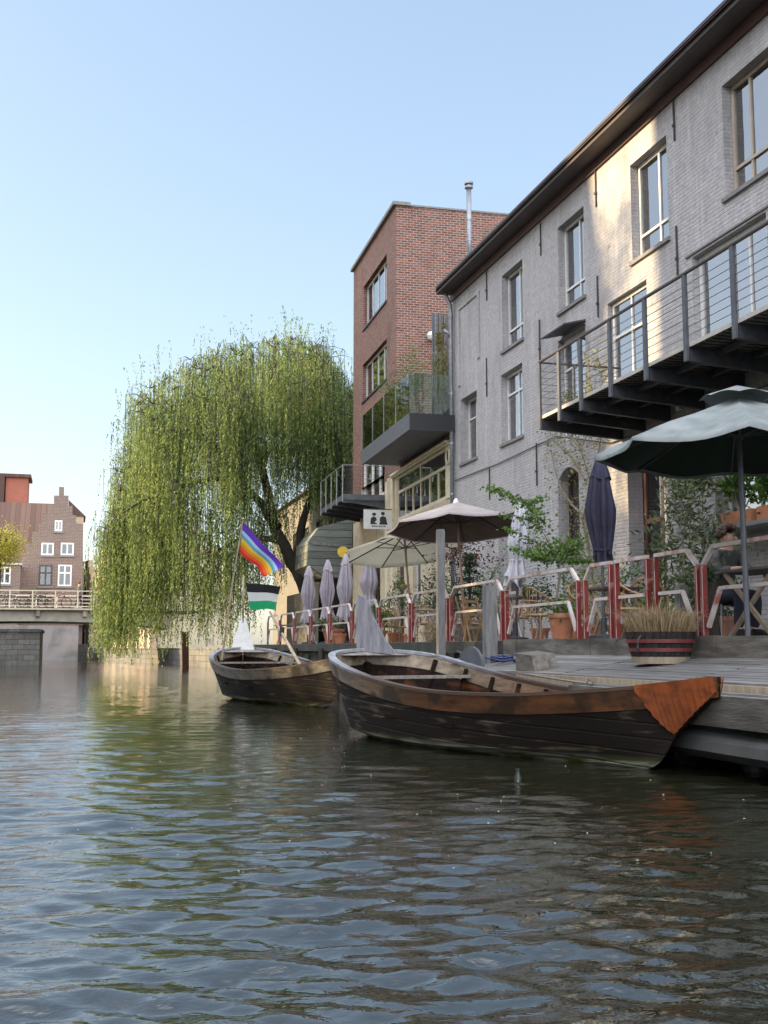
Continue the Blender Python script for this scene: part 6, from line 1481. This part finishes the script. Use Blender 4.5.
for (x0, y0, x1, y1, dd, w, n) in [(556, 555, 525, 505, -.1, .10, 150), (525, 505, 492, 488, -.1, .07, 260), (550, 560, 512, 548, .1, .07, 200), (552, 552, 505, 528, .2, .06, 170), (540, 530, 532, 500, 0, .10, 260), (558, 560, 580, 538, .1, .10, 240), (560, 562, 590, 560, -.2, .08, 180), (556, 555, 558, 545, 0, .2, 420), (545, 560, 530, 553, -.2, .08, 200), (525, 505, 545, 498, .1, .05, 120), (530, 520, 500, 515, .0, .04, 70)]:
    a, b_ = at(x0, y0, Dp), at(x1, y1, Dp + dd); br_.tube([a, a.lerp(b_, .5) + Vector((0, 0, .03)), b_], [.012, .008, .004], 5); spray(a, b_, w, n, .065, fo_)
br_.build('branches', M['pale_bark'], t); fo_.build('foliage', M['leaf_green'], t)
# oleander by the wall
p = onX(684, 640, 8.7); t = thing('oleander', 'tall oleander bush with narrow grey green leaves against the white wall', 'shrub', (p.x, p.y, TZ)); De = p.x * math.sin(YAW) + p.y * math.cos(YAW)
rg = random.Random(15); br_ = MB(); fo_ = MB(); root = Vector((p.x, p.y, TZ))
for (x, y, w) in [(692, 475, .12), (680, 490, .14), (702, 482, .12), (688, 510, .2), (670, 535, .2), (700, 530, .22), (715, 545, .25), (680, 560, .28), (700, 575, .3), (665, 565, .2), (708, 590, .25), (690, 600, .3), (675, 590, .2)]:
    e_ = at(x, y, De + rg.uniform(-.4, .3)); br_.tube([root + Vector((rg.gauss(0, .1), rg.gauss(0, .1), 0)), root.lerp(e_, .55) + Vector((rg.gauss(0, .08), rg.gauss(0, .08), 0)), e_], [.015, .011, .005], 5)
    for i in range(210): fo_.leaf(e_ + Vector((rg.gauss(0, w), rg.gauss(0, w), rg.gauss(0, w))), rg.uniform(.09, .17), .26, droop=-.4, rg=rg)
br_.build('branches', M['pale_bark'], t); fo_.build('foliage', M['leaf_olive'], t)
# climbing vine on the facade between the arched window and the balcony
t = thing('climbing_vine', 'sparse yellow green climbing vine with pale stems on the grey wall under the balcony end', 'climbing plant', (9.9, onX(590, 500, 9.9).y, TZ)); rg = random.Random(25); br_ = MB(); fo_ = MB()
def wallp(x, y, X=9.88): return onX(x, y, X) + Vector((rg.gauss(0, .04), 0, 0))
for chain in [[(597, 640), (592, 600), (590, 560), (586, 520), (588, 480), (583, 450), (586, 425)], [(592, 560), (584, 520), (594, 480), (598, 440), (606, 425)], [(588, 480), (575, 460), (560, 445), (548, 430)], [(586, 520), (572, 505), (562, 490), (556, 470), (550, 450)], [(590, 560), (575, 545), (566, 530)], [(583, 450), (570, 435), (555, 425)]]:
    P3 = [wallp(*q) for q in chain]; br_.tube(P3, [.03 - .022 * i / (len(P3) - 1) for i in range(len(P3))], 5)
    for a, b_ in zip(P3[:-1], P3[1:]): 
        for i in range(52): fo_.leaf(a.lerp(b_, rg.random()) + Vector((-abs(rg.gauss(0, .1)), rg.gauss(0, .26), rg.gauss(0, .16))), rg.uniform(.04, .09), .5, rg=rg)
br_.build('stems', M['pale_bark'], t); fo_.build('foliage', M['leaf_yellow'], t)
# plants on the balcony end
t = thing('balcony_plant', 'thin potted plant at the left end of the long steel balcony', 'potted plant', (9.2, 19.0, 5.35))
pot(t, 9.2, 19.0, 5.35, .14, .25); bush(t, (9.2, 19.0, 6.15), (.22, .3, .55), 240, .07, M['leaf_yellow'], 41, root=(9.2, 19.0, 5.6))
t = thing('balcony_plant', 'low trailing plant in a trough spilling over the left corner of the long balcony', 'potted plant', (8.7, 19.1, 5.35))
MB().box(8.6, 8.8, 18.75, 19.35, 5.35, 5.5).build('trough', M['terracotta'], t); bush(t, (8.7, 19.05, 5.58), (.16, .35, .14), 300, .05, M['leaf_olive'], 42)
# trough with plants on the right window ledge
p = onX(757, 520, 9.75); t = thing('window_trough', 'terracotta trough with leafy green plants on the grey ledge behind the seated person', 'planter', (9.7, 14.6, 2.9))
for i, (ya, yb) in enumerate(((13.7, 14.55), (14.7, 15.5))): MB().box(9.6, 9.86, ya, yb, 2.885, 3.10).build('trough', M['terracotta'], t)
bush(t, (9.7, 14.2, 3.5), (.25, .5, .35), 700, .11, M['leaf_green'], 43, root=(9.7, 14.2, 3.05), stems=14); bush(t, (9.7, 15.1, 3.45), (.22, .4, .32), 500, .11, M['leaf_green'], 44, root=(9.7, 15.1, 3.05), name='foliage')
MB().box(9.45, 9.95, 13.3, 16.2, 2.82, 2.88).build('ledge', M['zinc'], t)
MB().box(9.5, 9.54, 13.4, 13.44, 1.17, 2.82).box(9.5, 9.54, 15.9, 15.94, 1.17, 2.82).build('leg', M['zinc'], t)
p = at(748, 562, 12.4); t = thing('potted_plant', 'small terracotta pot with green sprigs on the trestle table', 'potted plant', (7.45, 10.9, TZ + .765)); pot(t, 7.45, 10.75, TZ + .766, .075, .14); bush(t, (7.45, 10.75, TZ + 1.0), (.1, .14, .09), 150, .06, M['leaf_dark'], 45)
# greenery by the right railing post, on the stump
t = thing('stump_plant', 'weathered stump with trailing grey green plant beside the railing post left of the person', 'planter', (7.0, 11.5, TZ))
MB().lathe((7.02, 11.62, TZ), [(.11, 0), (.09, .2), (.10, .45), (.09, .62)], 10).build('stump', M['bark'], t); bush(t, (7.0, 11.62, TZ + .75), (.12, .12, .25), 300, .06, M['leaf_dark'], 46)
# conifer in a box
p = onX(470, 640, 7.7); t = thing('potted_conifer', 'small dark green conifer in a wooden box left of the folding chairs', 'conifer', (p.x, p.y, TZ))
MB().box(p.x - .25, p.x + .25, p.y - .25, p.y + .25, TZ, TZ + .36).build('box', M['old_wood'], t); rg = random.Random(51); fo_ = MB(); br_ = MB(); br_.tube([(p.x, p.y, TZ + .3), (p.x, p.y, TZ + 1.75)], [.03, .008], 6)
for tier in range(9):
    z = TZ + .5 + tier * .15; R_ = .62 * (1 - tier / 9.5) + .05
    for k in range(11):
        a = rg.uniform(0, 6.28); e_ = Vector((p.x + R_ * math.cos(a), p.y + R_ * math.sin(a), z - .05 + rg.uniform(-.03, .05))); s_ = Vector((p.x, p.y, z + .05)); br_.tube([s_, e_], [.008, .003], 4, cap=False)
        for i in range(22): fo_.leaf(s_.lerp(e_, rg.uniform(.15, 1)) + Vector((rg.gauss(0, .03), rg.gauss(0, .03), rg.gauss(0, .025))), rg.uniform(.05, .09), .25, rg=rg)
br_.build('trunk', M['bark'], t); fo_.build('foliage', M['leaf_dark'], t)
# red leaved shrub behind it
p = onX(466, 640, 8.7); t = thing('red_leaved_shrub', 'small tree with dark red leaves under the taupe parasol', 'shrub', (p.x, p.y, TZ)); De = p.x * math.sin(YAW) + p.y * math.cos(YAW)
pot(t, p.x, p.y, TZ, .2, .32); c = at(470, 553, De); bush(t, c, (.75, .6, .32), 750, .08, M['leaf_red'], 52, root=(p.x, p.y, TZ + .3), stems=14, stem_mat=M['bark'])
# left group
for (px, X, w, h, lm, mat, lb, nm_, n, prr) in [(378, 7.3, .33, .40, .75, 'leaf_green', 'terracotta pot with bushy green shrub between the folded parasols and the tall post', 'potted_shrub', 800, .22),
                                   (333, 7.1, .5, .2, .55, 'leaf_olive', 'low wide grey green plant in a trough left of the stern board', 'trough_plant', 600, .3),
                                   (395, 8.0, .28, .5, 1.1, 'leaf_dark', 'dark green shrub below the beige parasol', 'potted_shrub', 500, .2),
                                   (432, 8.6, .35, .6, 1.2, 'leaf_dark', 'dense dark shrub just left of the tall grey post', 'potted_shrub', 700, .2),
                                   (448, 7.6, .18, .35, .8, 'leaf_olive', 'thin olive green plant between the tall post and the taupe parasol pole', 'potted_shrub', 260, .15),
                                   (600, 8.3, .35, .5, .9, 'leaf_yellow', 'yellowish shrub at the wall behind the navy folded parasol', 'wall_shrub', 520, .18),
                                   (575, 8.9, .4, .55, 1.0, 'leaf_green', 'green shrub in front of the arched window', 'wall_shrub', 600, .2),
                                   (722, 8.0, .3, .4, .6, 'leaf_dark', 'dark shrub behind the seat of the person', 'potted_shrub', 400, .2),
                                   (485, 9.2, .5, .6, 1.3, 'leaf_green', 'leafy green shrub at the wall left of the small wall window', 'wall_shrub', 700, .2),
                                   (410, 9.3, .5, .5, 1.0, 'leaf_olive', 'olive green shrub against the cream wall behind the beige parasol pole', 'wall_shrub', 700, .2),
                                   (445, 9.3, .45, .7, 1.4, 'leaf_dark', 'tall dark shrub at the corner of cream wall and downpipe', 'wall_shrub', 800, .2),
                                   (540, 9.2, .4, .5, .9, 'leaf_dark', 'dark shrub at the wall behind the rattan chairs', 'wall_shrub', 600, .2),
                                   (630, 9.0, .35, .5, .8, 'leaf_green', 'green shrub beside the brown door', 'wall_shrub', 500, .2),
                                   (508, 7.15, .16, .18, .42, 'leaf_olive', 'little grey green potted herb at the railing above the jetty block', 'potted_herb', 220, .12),
                                   (660, 7.3, .2, .22, .45, 'leaf_green', 'low green pot plant behind the square gate bay', 'potted_herb', 260, .15),
                                   (690, 7.3, .3, .3, .45, 'leaf_dark', 'low dark plant behind the railing near the short grey post', 'potted_shrub', 300, .18)]:
    p = onX(px, 640, X); t = thing(nm_, lb, 'potted plant', (p.x, p.y, TZ)); pot(t, p.x, p.y, TZ, prr, prr * 1.4); bush(t, (p.x, p.y, TZ + lm), (w, w, h), n, .07, M[mat], int(px), root=(p.x, p.y, TZ + prr), stems=8)
p = onX(365, 646, 7.0); t = thing('pot', 'small empty looking clay pot on the ledge left of the stern board', 'pot', onX(340, 648, 6.9)); q = onX(340, 648, 6.95); pot(t, 6.95, q.y, TZ, .17, .26)
# hanging ball plant
p = onX(402, 585, 8.6); t = thing('hanging_plant', 'round green ball plant hanging under the beige parasol', 'hanging plant', p)
bush(t, p, (.16, .16, .16), 420, .05, M['leaf_green'], 61); MB().tube([p + Vector((0, 0, .12)), p + Vector((0, 0, 1.3))], .006, 4).build('string', M['rope'], t); MB().lathe(p + Vector((0, 0, -.05)), [(.03, -.1), (.13, -.02), (.15, .06)], 12).build('basket', M['rattan'], t)
# dry plants at the jetty edge below the tall post
p = onX(430, 645, 6.9); t = thing('dry_plant', 'dry straw coloured plants at the terrace edge beside the tall grey post', 'dry plant', p); bush(t, (6.93, p.y, 1.35), (.14, .9, .18), 900, .13, M['dry_grass'], 62, asp=.12, root=(6.9, p.y, 1.0), stems=20)
# bamboo behind the glass balcony, climber on the screen
t = thing('bamboo', 'feathery bamboo in a trough behind the glass balcony railing', 'potted plant', tp(-.7, 3, 7.05)); t.rotation_euler = (0, 0, 0)
m_ = MB(); q = [tp(-.95, 1.2, 7.06), tp(-.55, 1.2, 7.06), tp(-.55, 5.5, 7.06), tp(-.95, 5.5, 7.06)]; m_.prism(q, (0, 0, .35)); m_.build('trough', M['steel_grey'], t)
for i, s_ in enumerate((1.4, 2.3, 3.2, 4.2, 5.2)): c = tp(-.7, s_, 8.5 + .55 * math.sin(i * 2 + 1)); bush(t, c, (.45, .5, .75), 650, .13, M['leaf_olive'] if i % 2 else M['leaf_green'], 70 + i, asp=.16, droop=.3, root=tp(-.75, s_, 7.4), stems=9)
t = thing('screen_climber', 'yellow green climber on the grey terrace screen beside the downpipe', 'climbing plant', tp(-.2, .5, 7.2))
bush(t, tp(-.25, .5, 8.7), (.22, .25, 1.0), 1100, .10, M['leaf_yellow'], 81, asp=.35, droop=.5, root=tp(-.2, .5, 7.2), stems=8); bush(t, tp(-.25, .55, 10.0), (.15, .15, .35), 260, .09, M['leaf_yellow'], 82, asp=.35)
# yellow round lamp sign near the beige parasol
p = at(315, 548, 38.5); p = at(343, 552, 36.5)
t = thing('round_sign', 'round yellow sign above the folded lilac parasols', 'sign', p)
MB().lathe(p, [(.02, -.02), (.18, -.02), (.18, .02), (.02, .02)], 18).build('disc', pm('sign_yellow', (0.75, 0.5, 0.05), (0.6, 0.38, 0.04), rough=.5), t).rotation_euler = (0, 0, 0)
dsc = t.children[0]
for v in dsc.data.vertices: v.co = Vector((v.co.x, v.co.z, v.co.y))
MB().tube([p + Vector((.3, .02, 0)), p + Vector((1.2, .1, .25))], .02, 6).build('arm', M['dark_metal'], t)
# spring tree left on the far bank
p = at(3, 620, 96); t = thing('spring_tree', 'yellow green spring tree in front of the long tiled roof', 'tree', (p.x, p.y, 1.2)); c = at(-2, 547, 96)
m_ = MB(); m_.tube([(p.x - .6, p.y, 1.0), (c.x + .2, c.y, c.z - 1.5), (c.x, c.y, c.z + 1)], [.22, .16, .05], 8); rg = random.Random(91)
for i in range(9): a = i * .7; m_.tube([(c.x + .1, c.y, c.z - 1.5 + i * .2), (c.x + 1.9 * math.cos(a), c.y + 1.7 * math.sin(a), c.z + .6 + .1 * i)], [.07, .02], 5)
m_.build('trunk', M['bark'], t); bush(t, c, (2.0, 1.9, 1.6), 5200, .17, M['leaf_spring'], 92, asp=.7, name='crown')
# trees on the far right bank behind the willow's left edge
p = at(98, 560, 92)
# unseen tree added in the gap between the houses opposite to dapple the sun patch
t = thing('dapple_tree', 'unseen tree added in the gap between the canal houses opposite to dapple the sun patch', 'tree', (-26, 28, 1.3))
m_ = MB(); m_.tube([(-26, 28, 1.3), (-26, 28.2, 10), (-25.8, 28, 20)], [.3, .2, .06], 8); rg = random.Random(95)
fo_ = MB()
for i in range(74):
    c = Vector((-26 + rg.gauss(0, 1.2), 28.2 + rg.uniform(-2.6, 2.6), rg.uniform(10.5, 25.5))); m_.tube([(-26, 28, max(6, c.z - 3)), c], [.06, .02], 4, cap=False)
    for k in range(110): fo_.leaf(c + Vector((rg.gauss(0, .45), rg.gauss(0, .45), rg.gauss(0, .5))), rg.uniform(.18, .34), .6, rg=rg)
m_.build('trunk', M['bark'], t); fo_.build('crown', M['leaf_green'], t)
